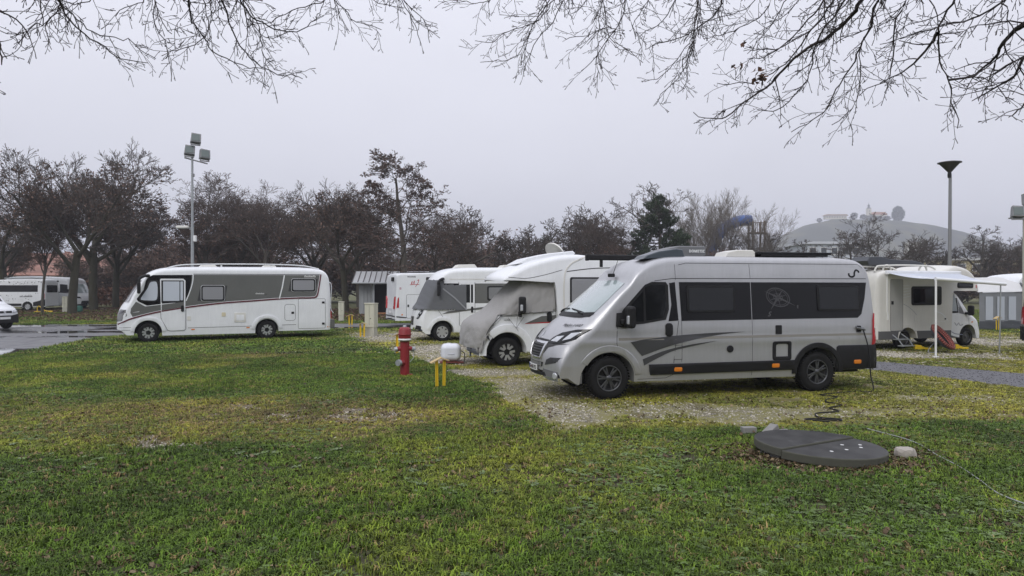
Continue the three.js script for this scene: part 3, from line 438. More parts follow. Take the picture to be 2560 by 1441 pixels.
// --- white and grey integrated motorhome at the left
{
  const v = new Vehicle('motorhome', 'white integrated motorhome with grey side panel and dark red line, beside the wet road', 'motorhome', [-14.463, 0, -26.0], R2(25), 1, 'parked motorhomes'), g = v.g;
  v.body({ W: 1.14, bow: .27, bowEnd: 1.7, ft: .06, fl: .5, rr: .2, crown: .05, n: 200,
    prof: [[-.12, .48], [-.12, .7], [-.10, .95], [-.05, 1.15], [.03, 1.32], [.12, 1.45], [.34, 1.83], [.58, 2.2], [.75, 2.42], [.95, 2.57], [1.3, 2.70], [1.9, 2.76], [4, 2.79], [6.8, 2.77], [7.15, 2.70], [7.34, 2.5], [7.41, 2.2], [7.44, 1.4], [7.45, .7], [7.45, .36]],
    rc: x => lerp(.12, .16, smooth(.2, 1.2, x)), tum: y => y < .5 ? (.5 - y) * .1 : y > 1.5 ? (y - 1.5) * .02 : 0, bot: x => x < .7 ? .28 + .2 * clamp(1 - (x - .1) / .2) : x > 5.4 ? .30 : .24, arches: [[.95, .45, .35], [5.02, .43, .35]] }, M.white);
  v.chassis(.5, 7.2, [.95, 5.02]); v.wheels([.95, 5.02], .355, 'alloy', .22, .05);
  const red = phys([.10, .008, .02], .4);
  v.front('windscreen', [[-.98, 1.46], [.98, 1.46], [.92, 2.25], [-.92, 2.25]], M.blindGlass, .008, { off: .003, e: .12 });
  v.side('grey_panel', [[.40, 1.24], [.56, 1.48], [.86, 1.31], [1.2, 1.36], [2.2, 1.50], [2.39, 2.42], [2.4, 2.46], [7.02, 2.475], [6.96, 2.1], [6.88, 1.62], [6.2, 1.585], [5.4, 1.55], [4.5, 1.485], [3.4, 1.41], [2.2, 1.265], [1.3, 1.12], [.75, .985], [.47, .90], [.38, 1.08]], M.grey, .006, { off: .003, e: .1 });
  v.side('cab_surround', [[1.10, 2.44], [2.385, 2.455], [2.33, 1.95], [2.18, 1.49], [1.0, 1.33], [.9, 1.345], [.62, 1.5], [.58, 1.58], [.80, 1.9], [.88, 2.25], [.95, 2.35]], M.black, .004, { off: .008, e: .12 });
  v.line('white_line', curve([[2.43, 2.47], [2.41, 2.2], [2.32, 1.85], [2.19, 1.5]]), .035, M.white, .004, { off: .012 });
  v.line('white_line', [[.56, 1.5], [.86, 1.315], [1.35, 1.375], [2.14, 1.465]], .022, M.white, .004, { off: .012 });
  v.line('white_line', [[5.66, 2.46], [5.58, 2.0], [5.47, 1.55]], .045, M.white, .004, { off: .012 });
  v.line('roof_line', [[2.44, 2.485], [7.03, 2.50]], .022, M.trim);
  v.line('red_line', curve([[-.02, .68], [.40, .87], [.75, .975], [1.31, 1.11], [2.2, 1.255], [3.4, 1.40], [4.5, 1.475], [5.4, 1.54], [6.2, 1.575], [6.84, 1.60], [6.9, 1.66], [6.99, 2.1], [7.05, 2.5]], 50), .05, red, .004, { off: .011 });
  v.line('red_line_edge', curve([[.0, .715], [.40, .905], [.75, 1.01], [1.31, 1.145], [2.2, 1.29], [3.4, 1.435], [4.5, 1.51], [5.4, 1.575], [6.2, 1.61], [6.8, 1.63], [6.87, 1.69], [6.955, 2.1], [7.015, 2.5]], 50), .016, M.white, .004, { off: .012 });
  for (const s of [1, -1]) { v.front('front_grey_panel', [[.30, .74], [1.06, .80], [1.09, 1.0], [1.07, 1.19], [.6, 1.2], [.34, 1.1]].map(([a, b]) => [a * s, b]), M.grey, .006, { off: .006, e: .05 }); v.front('headlight', [[.62, 1.02], [1.0, 1.08], [1.05, 1.17], [.7, 1.14]].map(([a, b]) => [a * s, b]), M.glass, .008, { off: .011, e: .05 }); }
  v.window(curve([[.66, 1.52], [.64, 1.58], [.86, 1.95], [.96, 2.2], [1.06, 2.25], [1.22, 2.25], [1.29, 2.18], [1.28, 1.55], [1.22, 1.48], [.78, 1.48]], 40), curve([[.72, 1.55], [.72, 1.6], [.93, 1.96], [1.02, 2.17], [1.1, 2.20], [1.19, 2.20], [1.235, 2.14], [1.23, 1.58], [1.18, 1.53], [.82, 1.53]], 40), M.paleGlass, M.blackPlastic, { off: .011 });
  { const d = v.side('entrance_door', [[1.33, 2.27], [1.36, 2.31], [2.1, 2.31], [2.17, 2.24], [2.16, .47], [2.1, .42], [1.66, .41], [1.58, .45], [1.40, .80], [1.37, .9]], M.white, .014, { off: .010, holes: [[[1.37, 2.25], [2.09, 2.25], [2.12, 2.2], [2.12, 1.45], [1.39, 1.40]]] });
    v.side('door_window', rr(1.375, 1.43, 2.12, 2.25, .04), M.blackPlastic, .012, { off: .013, parent: d }); v.side('pane', rr(1.43, 1.50, 1.97, 2.21, .02), M.paleGlass, .003, { off: .0255, parent: d }); v.side('pane', rr(2.0, 1.52, 2.09, 2.21, .02), M.paleGlass, .003, { off: .0255, parent: d });
    v.side('door_lower_panel', [[1.385, 1.37], [2.12, 1.46], [2.12, 1.27], [1.385, 1.15]], M.grey, .003, { off: .0255, parent: d }); v.line('door_red_line', [[1.38, 1.125], [2.12, 1.245]], .04, red, .003, { off: .0265, parent: d });
    v.side('door_handle', rr(2.02, 1.1, 2.12, 1.33, .04), M.blackPlastic, .02, { off: .0255, parent: d }); v.line('door_seam', [[1.32, 2.28], [1.36, .88], [1.58, .42], [1.66, .395], [2.12, .40], [2.185, .47], [2.19, 2.26]], .012, M.seam, .004, { parent: d }); }
  for (const [a, b, c, e] of [[2.70, 1.49, 3.50, 2.06], [5.93, 1.83, 6.83, 2.32]]) { v.side('window_shade_panel', [[a - .13, b + .0], [a - .03, e - .05], [c + .1, e], [c + .02, b + .03]], M.trim, .003, { off: .009 }); v.window(rr(a, b, c, e, .07), rr(a + .05, b + .05, c - .05, e - .05, .05), M.curtain, M.blackPlastic, { off: .010 }); v.side('window_rim', rr(a - .015, b - .015, c + .015, e + .015, .08), M.white, .009, { off: .009, holes: [rr(a, b, c, e, .07)] }); }
  v.text('Dethleffs', 6.41, 2.385, .075, M.plateWhite, { slant: .25, sx: .95, off: .008 }); v.text('Globebus', 4.60, 1.73, .05, M.plateWhite, { slant: .2, off: .008 }); v.text('GT', 4.92, 1.69, .055, M.trim, { slant: .3, off: .008 });
  v.side('garage_hatch', rr(6.18, .37, 7.22, 1.54, .05), M.white, .004); v.line('hatch_seam', [...rr(6.18, .37, 7.22, 1.54, .05), [7.22, 1.49]], .011, M.seam, .006);
  v.side('service_hatch', rr(5.67, .70, 6.07, 1.325, .09), M.white, .004); v.line('hatch_seam', [...rr(5.67, .70, 6.07, 1.325, .09), [6.07, 1.24]], .011, M.seam, .006);
  for (const [x, y] of [[7.14, 1.39], [7.14, .55], [5.97, 1.0]]) v.side('latch', rr(x - .05, y - .04, x + .05, y + .04, .01), M.blackPlastic, .012, { off: .004 });
  v.side('service_flap', rr(3.85, .68, 4.25, 1.03, .02), M.cream, .012, { bevel: .004 }); v.side('service_flap', rr(3.92, .74, 4.18, .95, .02), M.white, .016, { bevel: .004 }); v.side('vent', rr(3.40, .90, 3.54, 1.05, .02), std([.62, .56, .40], .6), .012); v.side('vent', rr(2.22, .78, 2.35, .93, .015), M.cream, .012);
  v.line('skirt_line', [[2.25, .50], [4.53, .515]], .014, M.seam); v.line('skirt_line', [[5.55, .53], [6.1, .535]], .014, M.seam); v.line('bumper_line', [[.03, .55], [.4, .56]], .012, M.seam); v.line('bumper_line', [[.0, .47], [.4, .46]], .012, M.seam);
  for (const [x, y] of [[2.42, .44], [4.33, .46], [7.36, .42]]) v.side('side_marker', rr(x - .06, y - .02, x + .06, y + .02, .01), M.amber, .01);
  for (const xc of [.95, 5.02]) v.side('wheel_arch_flare', [...arc(xc, .36, .57, .1, Math.PI - .1, 24), ...arc(xc, .36, .455, Math.PI - .1, .1, 24)], M.white, .02, { bevel: .008 });
  mesh('roof_rail', [tube([[1.5, 2.68, .95], [1.9, 2.80, .95], [2.6, 2.85, .95], [6.4, 2.84, .95], [7.0, 2.72, .95]], .025), bx(3.4, 2.8, .95, .06, .07, .04), bx(5.2, 2.8, .95, .06, .07, .04)], M.white, g);
  mesh('roof_vent', [v2roof([[2.6, 2.74], [2.7, 2.82], [3.2, 2.84], [3.3, 2.74]], -.2, .3)], M.cream, g); mesh('roof_vent', [v2roof([[4.9, 2.74], [5.0, 2.84], [5.4, 2.84], [5.5, 2.74]], -.2, .3)], M.cream, g);
  { const m = mesh('mirror', [tube([[.98, 2.42, 1.1], [.82, 2.40, 1.22], [.68, 2.30, 1.3], [.66, 2.1, 1.32]], .055), bx(.66, 1.98, 1.32, .12, .42, .16, .05)], M.blackPlastic, g); m.name = 'door_mirror'; }
  v.rear('tail_light', [[.86, .75], [1.0, .75], [1.0, 1.05], [.90, 1.0]], M.red, .04); v.rear('rear_bumper', [[-1.0, .40], [1.0, .40], [1.0, .66], [-1.0, .66]], M.grey, .14, { bevel: .03 });
  mesh('bicycle_rack', [tube([[7.45, 2.2, .7], [7.52, 2.15, .7], [7.53, 1.1, .7], [7.62, .95, .7]], .018), tube([[7.45, 2.2, -.7], [7.52, 2.15, -.7], [7.53, 1.1, -.7], [7.62, .95, -.7]], .018)], M.white, g);
}
// --- white motorhome whose cab is wrapped in a grey cloth cover
{
  const v = new Vehicle('motorhome', 'white motorhome with its cab wrapped in a light grey cloth cover, behind the silver van', 'motorhome', [-1.281, 0, -18.58], R2(14), 1, 'parked motorhomes'), g = v.g;
  const cab = { W: 1.0, bow: .30, bowEnd: 2.3, ft: .1, fl: .8, rr: .1, crown: .035, n: 170, prof: [[0, .5], [0, .7], [.03, .9], [.09, 1.05], [.25, 1.18], [.55, 1.36], [.72, 1.5], [1.0, 1.79], [1.3, 2.06], [1.5, 2.22], [1.8, 2.28], [2.35, 2.3], [2.4, 2.28], [2.4, .4]], rc: () => .15, tum: y => y > 1.25 ? (y - 1.25) * .1 : 0, bot: x => x < .75 ? .28 : .34, arches: [[.95, .50, .37]] };
  v.body({ W: 1.13, bow: .34, bowEnd: 2.2, ft: .1, fl: 1, rr: .15, crown: .05, n: 200, extra: [2.24, 2.26, 2.3],
    prof: [[.62, 2.20], [.64, 2.27], [.75, 2.36], [1.1, 2.52], [1.5, 2.67], [2.0, 2.80], [2.5, 2.88], [2.9, 2.90], [3.4, 2.86], [6.6, 2.84], [6.85, 2.76], [6.94, 2.5], [6.96, 1.4], [6.96, .4]].map(([x, y]) => [x - .0, y]),
    rc: () => .13, tum: y => y > 2.2 ? (y - 2.2) * .12 : 0, bot: x => x < 2.2 ? 2.19 - .05 * smooth(1, 2.2, x) : x < 2.30 ? lerp(2.14, .36, (x - 2.2) / .1) : .36, arches: [[4.75, .45, .35]] }, M.white, 'living_shell');
  const coach = v.sh; v.sh = new Shell(cab); mesh('cab', v.sh.body(), M.white, g);
  v.chassis(.5, 6.7, [.95, 4.75]); v.wheels([.95, 4.75], .365, 'split', .22, .03);
  v.side('wheel_arch_flare', [...arc(.95, .38, .68, .0, Math.PI * .75, 24), ...arc(.95, .38, .51, Math.PI * .75, .0, 24)], M.white, .03, { bevel: .015 });
  v.line('wheel_arch_seam', arc(.95, .38, .515, .0, Math.PI * .9, 24), .012, M.seam, .034);
  const edge = (x, y, z) => Math.abs(z) < .55 && y > .42 && y < 2.24 || (y < 1.28 ? x < .30 + .44 * ((y - .34) / .94) ** 1.5 && y > .36 : y < 2.2 && (x < 2.22) && y > 1.28 + (x - .76) * .08 || (y < 2.2 && x < .8));
  const cs = new Shell({ ...cab, n: 300 });
  const cover = mesh('cab_cover', cs.grid(cs.P.filter(p => p[0] < 2.3), 44, 8, 16, edge, (x, y, z) => .035 + .045 * fbm(x * 9 - y * 5 + z * 2 + 7, y * 4 + x * 3 + z * 5 + 3, 3) + .05 * Math.exp(-(((x - .05) / .3) ** 2)) * fbm(z * 5 + 9, y * 5 + 2, 2), false), M.cover, g);
  cover.userData.label = 'wrinkled light grey cloth cover over windscreen and bonnet';
  const cord = (pts, w = .014) => v.line('cover_cord', pts, w, M.seam, .012, { off: .075 });
  cord(curve([[.28, .37], [.36, .7], [.50, 1.0], [.76, 1.28], [1.1, 1.72], [1.5, 2.14]], 30), .018); cord([[.76, 1.28], [1.22, 1.285], [1.22, 1.36]]); cord([[1.32, 1.34], [2.22, 1.40], [2.20, 2.16]]); cord([[1.5, 2.16], [2.2, 2.18]]);
  cord([[1.2, 1.28], [1.16, .98], [1.36, 1.26]], .008); cord([[.36, .78], [.5, .66], [.45, .8]], .008); cord([[.95, 1.25], [1.22, .9]], .006);
  { const m = v.box('door_mirror', [1.28, 1.56, 1.24], [.17, .44, .22], M.blackPlastic, .06); v.box('indicator', [1.24, 1.50, 1.31], [.07, .16, .09], M.lens, .02, m); v.box('arm', [1.25, 1.33, 1.13], [.06, .14, .2], M.blackPlastic, .02, m); }
  v.side('door_handle', rr(2.0, 1.13, 2.12, 1.37, .05), M.blackPlastic, .02, { bevel: .005 }); v.line('door_seam', [[2.23, 1.4], [2.2, 1.0], [2.1, .5]], .01, M.seam);
  v.side('stripe', [[1.42, 1.09], [1.85, 1.27], [2.3, 1.30], [2.3, 1.12]], M.grey, .003); v.line('red_stripe', [[1.42, 1.085], [2.3, 1.12]], [.012, .035], M.red, .004, { off: .002 }); v.text('ALPIN', .86, 1.16, .04, M.grey, { slant: .3, f: fontR });
  v.side('side_marker', [[.24, .62], [.36, .68], [.36, .72], [.24, .70]], M.amber, .02, { off: .01 });
  v.window(rr(2.58, 1.60, 3.9, 2.27, .05), rr(2.62, 1.64, 3.86, 2.23, .04), M.curtain, M.blackPlastic, { sh: coach });
  v.line('shell_edge_trim', curve([[2.42, 1.3], [2.42, 2.2], [2.47, 2.44], [2.62, 2.62], [2.95, 2.78], [3.1, 2.85]], 30), .03, M.cream, .016, { sh: coach }); v.line('side_line', curve([[2.5, 2.42], [3.2, 2.50], [4.2, 2.53], [6.8, 2.53]]), .022, M.trim, .004, { sh: coach }); v.line('cap_seam', curve([[.95, 2.27], [1.4, 2.24], [1.9, 2.33], [2.38, 2.46]]), .012, M.seam, .004, { sh: coach });
  mesh('cap_vent', [bx(1.25, 2.36, 1.02, .09, .02, .02)], M.blackPlastic, g).position.set(.0, .03, .02);
  mesh('roof_ridge', [v2roof([[1.3, 2.62], [1.6, 2.76], [2.2, 2.89], [2.85, 2.96], [2.9, 2.92], [2.86, 2.86]], -.55, .55)], M.white, g);
  mesh('satellite_dish', [new THREE.SphereGeometry(.32, 24, 10, 0, Math.PI * 2, 0, Math.PI / 2).scale(1, .5, 1).rotateZ(-.9).rotateY(.5).translate(2.75, 3.0, -.75), cyl([2.9, 2.8, -.75], [2.8, 2.95, -.75], .04)], M.cream, g);
    mesh('jack_leg', [cyl([2.75, .45, .95], [2.75, .06, .95], .025), bx(2.75, .05, .95, .14, .03, .14)], std([.12, .06, .04], .7), g);
  mesh('front_steady_leg', [cyl([.35, .1, -.9], [.35, .6, -.9], .03)], M.galv, g);
}
// --- white integrated motorhome with a dark screen cover
{
  const v = new Vehicle('motorhome', 'white integrated motorhome with dark grey mesh cover over its windscreen, third in the row', 'motorhome', [-3.783, 0, -26.75], R2(16), 1, 'parked motorhomes'), g = v.g;
  const o = { W: 1.13, bow: .30, bowEnd: 1.9, ft: .08, fl: .6, rr: .15, crown: .05, n: 190, prof: [[-.03, .5], [-.03, .75], [0, 1.0], [.06, 1.2], [.15, 1.32], [.3, 1.62], [.5, 2.05], [.66, 2.32], [.85, 2.53], [1.2, 2.68], [1.8, 2.74], [3, 2.76], [6.3, 2.76], [6.6, 2.65], [6.7, 2.3], [6.72, 1.4], [6.72, .36]], rc: x => lerp(.12, .15, smooth(.2, 1.2, x)), tum: y => y < .5 ? (.5 - y) * .1 : y > 1.6 ? (y - 1.6) * .02 : 0, bot: x => x < .7 ? .27 + .15 * clamp(1 - (x - .2) / .2) : .32, arches: [[.95, .43, .34], [4.7, .43, .34]] };
  v.body(o, M.white); v.chassis(.5, 6.5, [.95, 4.7]); v.wheels([.95, 4.7], .34, 'cover', .21, .04);
  v.side('wheel_arch_flare', [...arc(.95, .34, .56, .0, Math.PI - .2, 24), ...arc(.95, .34, .44, Math.PI - .2, .0, 24)], M.white, .02, { bevel: .008 });
  v.side('dark_band', [[2.18, 2.14], [6.2, 2.14], [6.2, 1.4], [2.18, 1.4]], M.grey, .004); v.side('cab_band', [[1.0, 2.14], [2.18, 2.14], [2.18, 1.4], [.9, 1.35]], M.black, .003);
  { const d = v.side('entrance_door', [[1.57, 2.18], [2.16, 2.18], [2.16, .47], [1.75, .45], [1.59, .6]], M.white, .010, { holes: [[[1.63, 2.1], [2.1, 2.1], [2.1, 1.42], [1.63, 1.42]]], off: .003 }); v.side('pane', [[1.63, 2.1], [2.1, 2.1], [2.1, 1.42], [1.63, 1.42]], M.glass, .004, { off: .005, parent: d }); v.line('window_post', [[2.0, 2.1], [2.0, 1.42]], .03, M.white, .004, { off: .010, parent: d }); v.line('door_seam', [[1.56, 2.19], [1.58, .6], [1.75, .44], [2.17, .46], [2.175, 2.19]], .012, M.seam, .004, { off: .004, parent: d }); v.side('door_handle', rr(2.02, 1.05, 2.1, 1.28, .03), M.blackPlastic, .02, { off: .012, parent: d }); }
  v.window(rr(2.65, 1.50, 3.6, 2.04, .06), rr(2.7, 1.55, 3.55, 1.99, .05), M.blindGlass, M.blackPlastic, { off: .004 });
  v.side('stripe', [[.93, 1.01], [1.15, 1.11], [3.4, 1.36], [3.4, 1.28]], M.grey, .003, { off: .011 });
  v.line('roof_line', [[1.2, 2.30], [6.4, 2.32]], .02, M.cream, .008);
  const cs = new Shell({ ...o, n: 300 }), keep = (x, y, z) => y > 1.14 && y < 2.26 && x < 1.87 && (x > 1.0 ? y < 2.12 : true);
  const c = mesh('screen_cover', cs.grid(cs.P.filter(p => p[0] < 2), 40, 8, 18, keep, (x, y, z) => .03 + .035 * fbm(x * 4 + y * 3 + 5, y * 2 - x * 3 + z * 2 + 3, 3), false), M.darkCover, g); c.userData.label = 'dark grey mesh cover over windscreen and cab window';
  v.line('cover_strap', [[.95, 1.95], [1.4, 1.6], [1.85, 1.16]], .05, std([.25, .26, .28], .7), .004, { off: .065 }); v.line('cover_strap', [[.75, 1.2], [1.0, .85]], .01, M.seam, .004, { off: .02 });
  mesh('door_mirror', [tube([[.98, 2.30, 1.1], [.88, 2.28, 1.25], [.78, 2.2, 1.3], [.78, 2.05, 1.3]], .06), bx(.78, 1.88, 1.3, .12, .42, .15, .05)], M.blackPlastic, g);
  for (const s of [1, -1]) { const h = v.front('headlight', [[.62, .83], [.75, .82], [.95, 1.02], [.98, 1.2], [.85, 1.15], [.7, 1.0]].map(([a, b]) => [a * s, b]), M.glass, .01, { off: .003, e: .1 }); v.front('lens', arc(.72 * s, .93, .05, 0, 6.28, 12), M.lens, .006, { off: .014, e: .1, parent: h }); v.front('lens', arc(.86 * s, 1.05, .05, 0, 6.28, 12), M.lens, .006, { off: .014, e: .1, parent: h }); v.front('bumper_intake', [[.5, .42], [.95, .45], [.95, .56], [.6, .58]].map(([a, b]) => [a * s, b]), M.blackPlastic, .006, { off: .002, e: .1 }); }
  v.front('grille', [[-.34, .90], [.34, .90], [.28, .58], [-.28, .58]], M.trim, .008, { off: .002, e: .1 }); for (const y of [.66, .74, .82]) v.front('grille_slat', [[-.28, y], [.28, y], [.28, y + .02], [-.28, y + .02]], M.rimGrey, .012, { off: .004, e: .1 }); v.front('emblem', arc(0, .76, .06, 0, 6.28, 16), M.chrome, .016, { off: .008, e: .2 });
  v.front('number_plate', rr(-.26, .42, .26, .53, .01), M.plateWhite, .012, { off: .01, e: .3 }); v.front('bumper_lip', [[-.9, .36], [.9, .36], [.9, .395], [-.9, .395]], M.trim, .012, { e: .1 });
  for (const x of [1.6, 3.4]) mesh('roof_vent', [v2roof([[x, 2.74], [x + .12, 2.84], [x + .75, 2.86], [x + .85, 2.74]], -.3, .3)], M.cream, g);
}
// --- white motorhome seen from behind (its back end is at x = 0)
{
  const v = new Vehicle('motorhome', 'white motorhome seen from its back corner with red figure emblem, beside the wash house', 'motorhome', [-6.15, 0, -35.6], R2(22), 1, 'parked motorhomes'), g = v.g;
  v.body({ W: 1.13, bow: 0, ft: .04, fl: .15, rr: .3, crown: .04, prof: [[0, .42], [0, .8], [.03, 1.2], [.05, 1.9], [.07, 2.5], [.10, 2.62], [.2, 2.68], [.6, 2.70], [5.6, 2.72], [6.2, 2.5], [6.7, 1.6], [7.0, .9], [7.0, .4]], rc: () => .07, bot: x => .33, arches: [[2.3, .43, .34], [6.05, .43, .34]] }, M.white);
  v.chassis(.3, 6.6, [2.3, 6.05]); v.wheels([2.3, 6.05], .34, 'cover', .21, .05);
  for (const s of [1, -1]) v.front('tail_light', [[.82, .92], [1.0, .92], [1.0, 1.5], [.9, 1.42], [.85, 1.2]].map(([a, b]) => [a * s, b]), M.red, .05, { bevel: .015, e: .1 });
  v.side('tail_light', [[.05, .95], [.17, .98], [.17, 1.5], [.11, 1.42]], M.red, .02); v.front('number_plate_recess', rr(-.5, .62, .5, .92, .05), std([.5, .51, .52], .5), .02, { e: .2 }); v.front('number_plate', rr(-.26, .68, .26, .79, .01), M.plateWhite, .03, { e: .3 });
  v.front('bumper_trim', [[-1.0, .52], [1.0, .52], [1.0, .57], [-1.0, .57]], M.trim, .03, { e: .2 }); v.side('bumper_trim', [[.05, .50], [.55, .46], [.55, .50], [.05, .56]], M.trim, .02); v.front('camera_housing', rr(.1, 2.28, .6, 2.48, .03), M.blackPlastic, .05, { e: .2 });
  v.window(rr(1.55, 1.95, 2.5, 2.48, .04), rr(1.6, 2.0, 2.45, 2.43, .03), M.glass); v.side('garage_hatch', rr(.55, .45, 1.85, 1.62, .08), M.white, .006); v.line('hatch_seam', [...rr(.55, .45, 1.85, 1.62, .08), [1.85, 1.5]], .012, M.seam, .008); v.side('latch', rr(.6, 1.0, .68, 1.12, .01), M.blackPlastic, .014);
  v.text('MCLOUIS', .60, 2.47, .07, M.trim, {}); const rp = [[[.72, 2.1], [1.2, 2.12]], [[.78, 2.12], [.84, 2.28], [.83, 2.12]], [[.88, 2.12], [.95, 2.3], [.95, 2.14]], [[1.0, 2.0], [1.14, 2.2], [1.18, 2.36], [1.1, 2.3]]]; rp.forEach(p => v.line('red_emblem', curve(p, 8), .025, M.red, .003));
  v.side('sticker', rr(.2, 1.86, .3, 1.98, .02), std([.5, .36, .4], .6), .003); v.side('side_marker', arc(.33, .62, .04, 0, 6.28, 10), M.amber, .01); mesh('roof_edge', [bx(3.2, 2.72, .95, 5.4, .05, .06), bx(3.2, 2.72, -.95, 5.4, .05, .06), bx(2.4, 2.76, .2, .7, .12, .7, .03)], M.trim, g);
}
// --- cream alcove motorhome with its awning out (front to the right)
{
  const v = new Vehicle('motorhome', 'cream alcove motorhome with roof box and rolled-out awning on two poles', 'motorhome', [15.948, 0, -25.11], Math.PI + R2(20.6), -1, 'parked motorhomes'), g = v.g;
  const cab = { W: .98, bow: .26, bowEnd: 2.0, ft: .12, fl: .7, rr: .1, crown: .03, prof: [[-.05, .45], [-.05, .6], [0, .8], [.08, .93], [.4, 1.08], [.62, 1.18], [.8, 1.36], [1.15, 1.75], [1.3, 1.86], [1.6, 1.9], [1.85, 1.9], [1.9, 1.88], [1.9, .35]], rc: () => .13, tum: y => y > 1.1 ? (y - 1.1) * .13 : 0, bot: x => x < .6 ? .25 : .3, arches: [[.85, .42, .32]] };
  const grey = std([.40, .40, .385], .6, { map: grime });
  v.body({ W: 1.08, bow: .12, bowEnd: 2.2, ft: .1, fl: 1, rr: .16, crown: .04, extra: [1.79, 1.81, 1.9], prof: [[.36, 1.90], [.36, 2.05], [.42, 2.25], [.62, 2.48], [.9, 2.64], [1.25, 2.73], [1.6, 2.76], [1.95, 2.68], [2.35, 2.58], [2.7, 2.56], [4.8, 2.56], [4.98, 2.48], [5.05, 2.3], [5.08, 1.4], [5.08, .35]], rc: () => .12, bot: x => x < 1.7 ? 1.88 : x < 1.78 ? lerp(1.88, .34, (x - 1.7) / .08) : .34, arches: [[3.75, .40, .30]] }, M.cream, 'living_shell');
  const coach = v.sh; v.sh = new Shell(cab); mesh('cab', v.sh.body(), M.white, g); v.chassis(.5, 4.9, [.85, 3.75]); v.wheels([.85, 3.75], .315, 'steel', .2, .05);
  const C = { sh: coach };
  v.side('skirt', [[1.8, .33], [3.3, .33], [3.35, .58], [4.15, .58], [4.2, .33], [5.0, .33], [5.0, .6], [1.8, .57]], std([.09, .09, .092], .6), .01, C);
  v.window(rr(2.25, 1.42, 3.59, 2.03, .07), rr(2.32, 1.49, 3.52, 1.96, .05), M.glass, M.blackPlastic, C); v.window(rr(.75, 1.98, 1.5, 2.16, .06), rr(.8, 2.02, 1.45, 2.12, .04), M.glass, M.blackPlastic, C);
  v.side('entrance_door', rr(3.97, .60, 4.5, 2.25, .04), grey, .006, C); v.line('door_seam', [...rr(3.97, .60, 4.5, 2.25, .04), [4.5, 2.2]], .01, M.trim, .008, C); v.side('door_handle', rr(4.38, 1.45, 4.47, 1.56, .01), M.blackPlastic, .016, C);
  for (let k = 0; k < 5; k++) v.line('side_decal', [[3.62 + k * .015, 1.72 + k * .085], [4.35 + k * .02, 1.60 + k * .105]], .018, M.white, .002, C);
  v.line('side_decal', curve([[4.42, 1.55], [4.0, 1.48], [3.6, 1.3], [3.3, 1.05]]), .012, std([.25, .27, .32], .6), .002, C); v.line('side_decal', curve([[2.45, 1.2], [2.2, 1.12], [1.95, .9]]), .03, M.white, .002, C);
  v.side('service_hatch', rr(3.25, .9, 3.45, 1.1, .02), M.cream, .012, C); v.line('hatch_seam', [[2.45, .86], [2.05, .86], [2.03, .7]], .014, M.plateWhite, .004, C); v.side('latch', rr(2.03, .93, 2.09, .98, .01), M.blackPlastic, .01, C); v.side('drain_pipe', ribbon([[4.66, 2.4], [4.66, 1.25], [4.62, 1.1], [4.63, .95]], .03), M.plateWhite, .03, C);
  v.side('side_window', [[1.3, 1.14], [1.3, 1.80], [1.62, 1.82], [1.80, 1.82], [1.80, 1.12]], M.blackPlastic, .004); v.side('pane', [[1.36, 1.2], [1.37, 1.62], [1.42, 1.76], [1.77, 1.78], [1.77, 1.2]], std([.30, .33, .34], .5), .004, { off: .005 }); v.side('quarter_pane', [[1.02, 1.08], [1.28, 1.13], [1.28, 1.60]], M.blindGlass, .006);
  v.front('windscreen', [[-.78, 1.25], [.78, 1.25], [.68, 1.82], [-.68, 1.82]], M.blindGlass, .008, { off: .003, e: .12 }); v.line('door_seam', [[.82, .95], [.80, .64], [.95, .62]], .008, M.seam); v.side('door_handle', rr(1.7, .95, 1.8, 1.14, .03), M.blackPlastic, .016);
  v.line('side_decal', curve([[1.85, .62], [1.5, .45], [1.1, .40]]), .025, std([.2, .23, .3], .5), .002); v.side('lower_trim', [[1.2, .3], [1.9, .3], [1.9, .47], [1.55, .36]], std([.09, .09, .092], .6), .006); v.line('script_decal', curve([[1.5, .82], [1.4, .72], [1.3, .8], [1.25, .72], [1.1, .74]]), .02, std([.2, .2, .24], .5), .002);
  mesh('door_mirror', [bx(.92, 1.22, -1.13, .13, .34, .2, .05), bx(.98, 1.12, -1.0, .08, .08, .2, .02)], M.blackPlastic, g); v.side('indicator', rr(.6, .80, .68, .84, .01), M.amber, .01); v.side('front_bumper', [[.2, .27], [.38, .27], [.38, .6], [.2, .62]], M.white, .02, { bevel: .006 }); v.side('position_lamp', rr(.55, 1.97, .59, 2.08, .01), M.red, .01, C);
  for (const s of [1, -1]) v.front('headlight', [[.45, .72], [.85, .72], [.85, .9], [.5, .88]].map(([a, b]) => [a * s, b]), M.lens, .01, { off: .002, e: .1 });
  { const b = mesh('roof_box', [v2roof([[2.6, 2.72], [2.62, 2.78], [3.0, 2.86], [4.1, 2.90], [4.5, 2.98], [5.0, 2.97], [5.1, 2.85], [5.05, 2.74], [4.0, 2.70]], -.75, -.05)], std([.05, .055, .065], .4), g); b.userData.label = 'long dark grey roof box'; }
  mesh('roof_rail', [tube([[4.98, 2.5, -.9], [4.9, 2.66, -.9], [4.6, 2.70, -.9], [2.5, 2.68, -.9], [2.3, 2.6, -.9]], .03), tube([[4.98, 2.5, .6], [4.9, 2.66, .6], [4.6, 2.70, .6], [2.5, 2.68, .6], [2.3, 2.6, .6]], .03), new THREE.TorusGeometry(.17, .03, 6, 14, Math.PI).translate(4.4, 2.55, -.85), new THREE.TorusGeometry(.17, .03, 6, 14, Math.PI).translate(2.8, 2.55, -.85)], M.cream, g);
  // awning
  const a = new THREE.Group(); a.name = 'awning'; g.add(a); mesh('awning_case', [bx(3.1, 2.47, -1.14, 3.3, .13, .12, .03)], M.white, a);
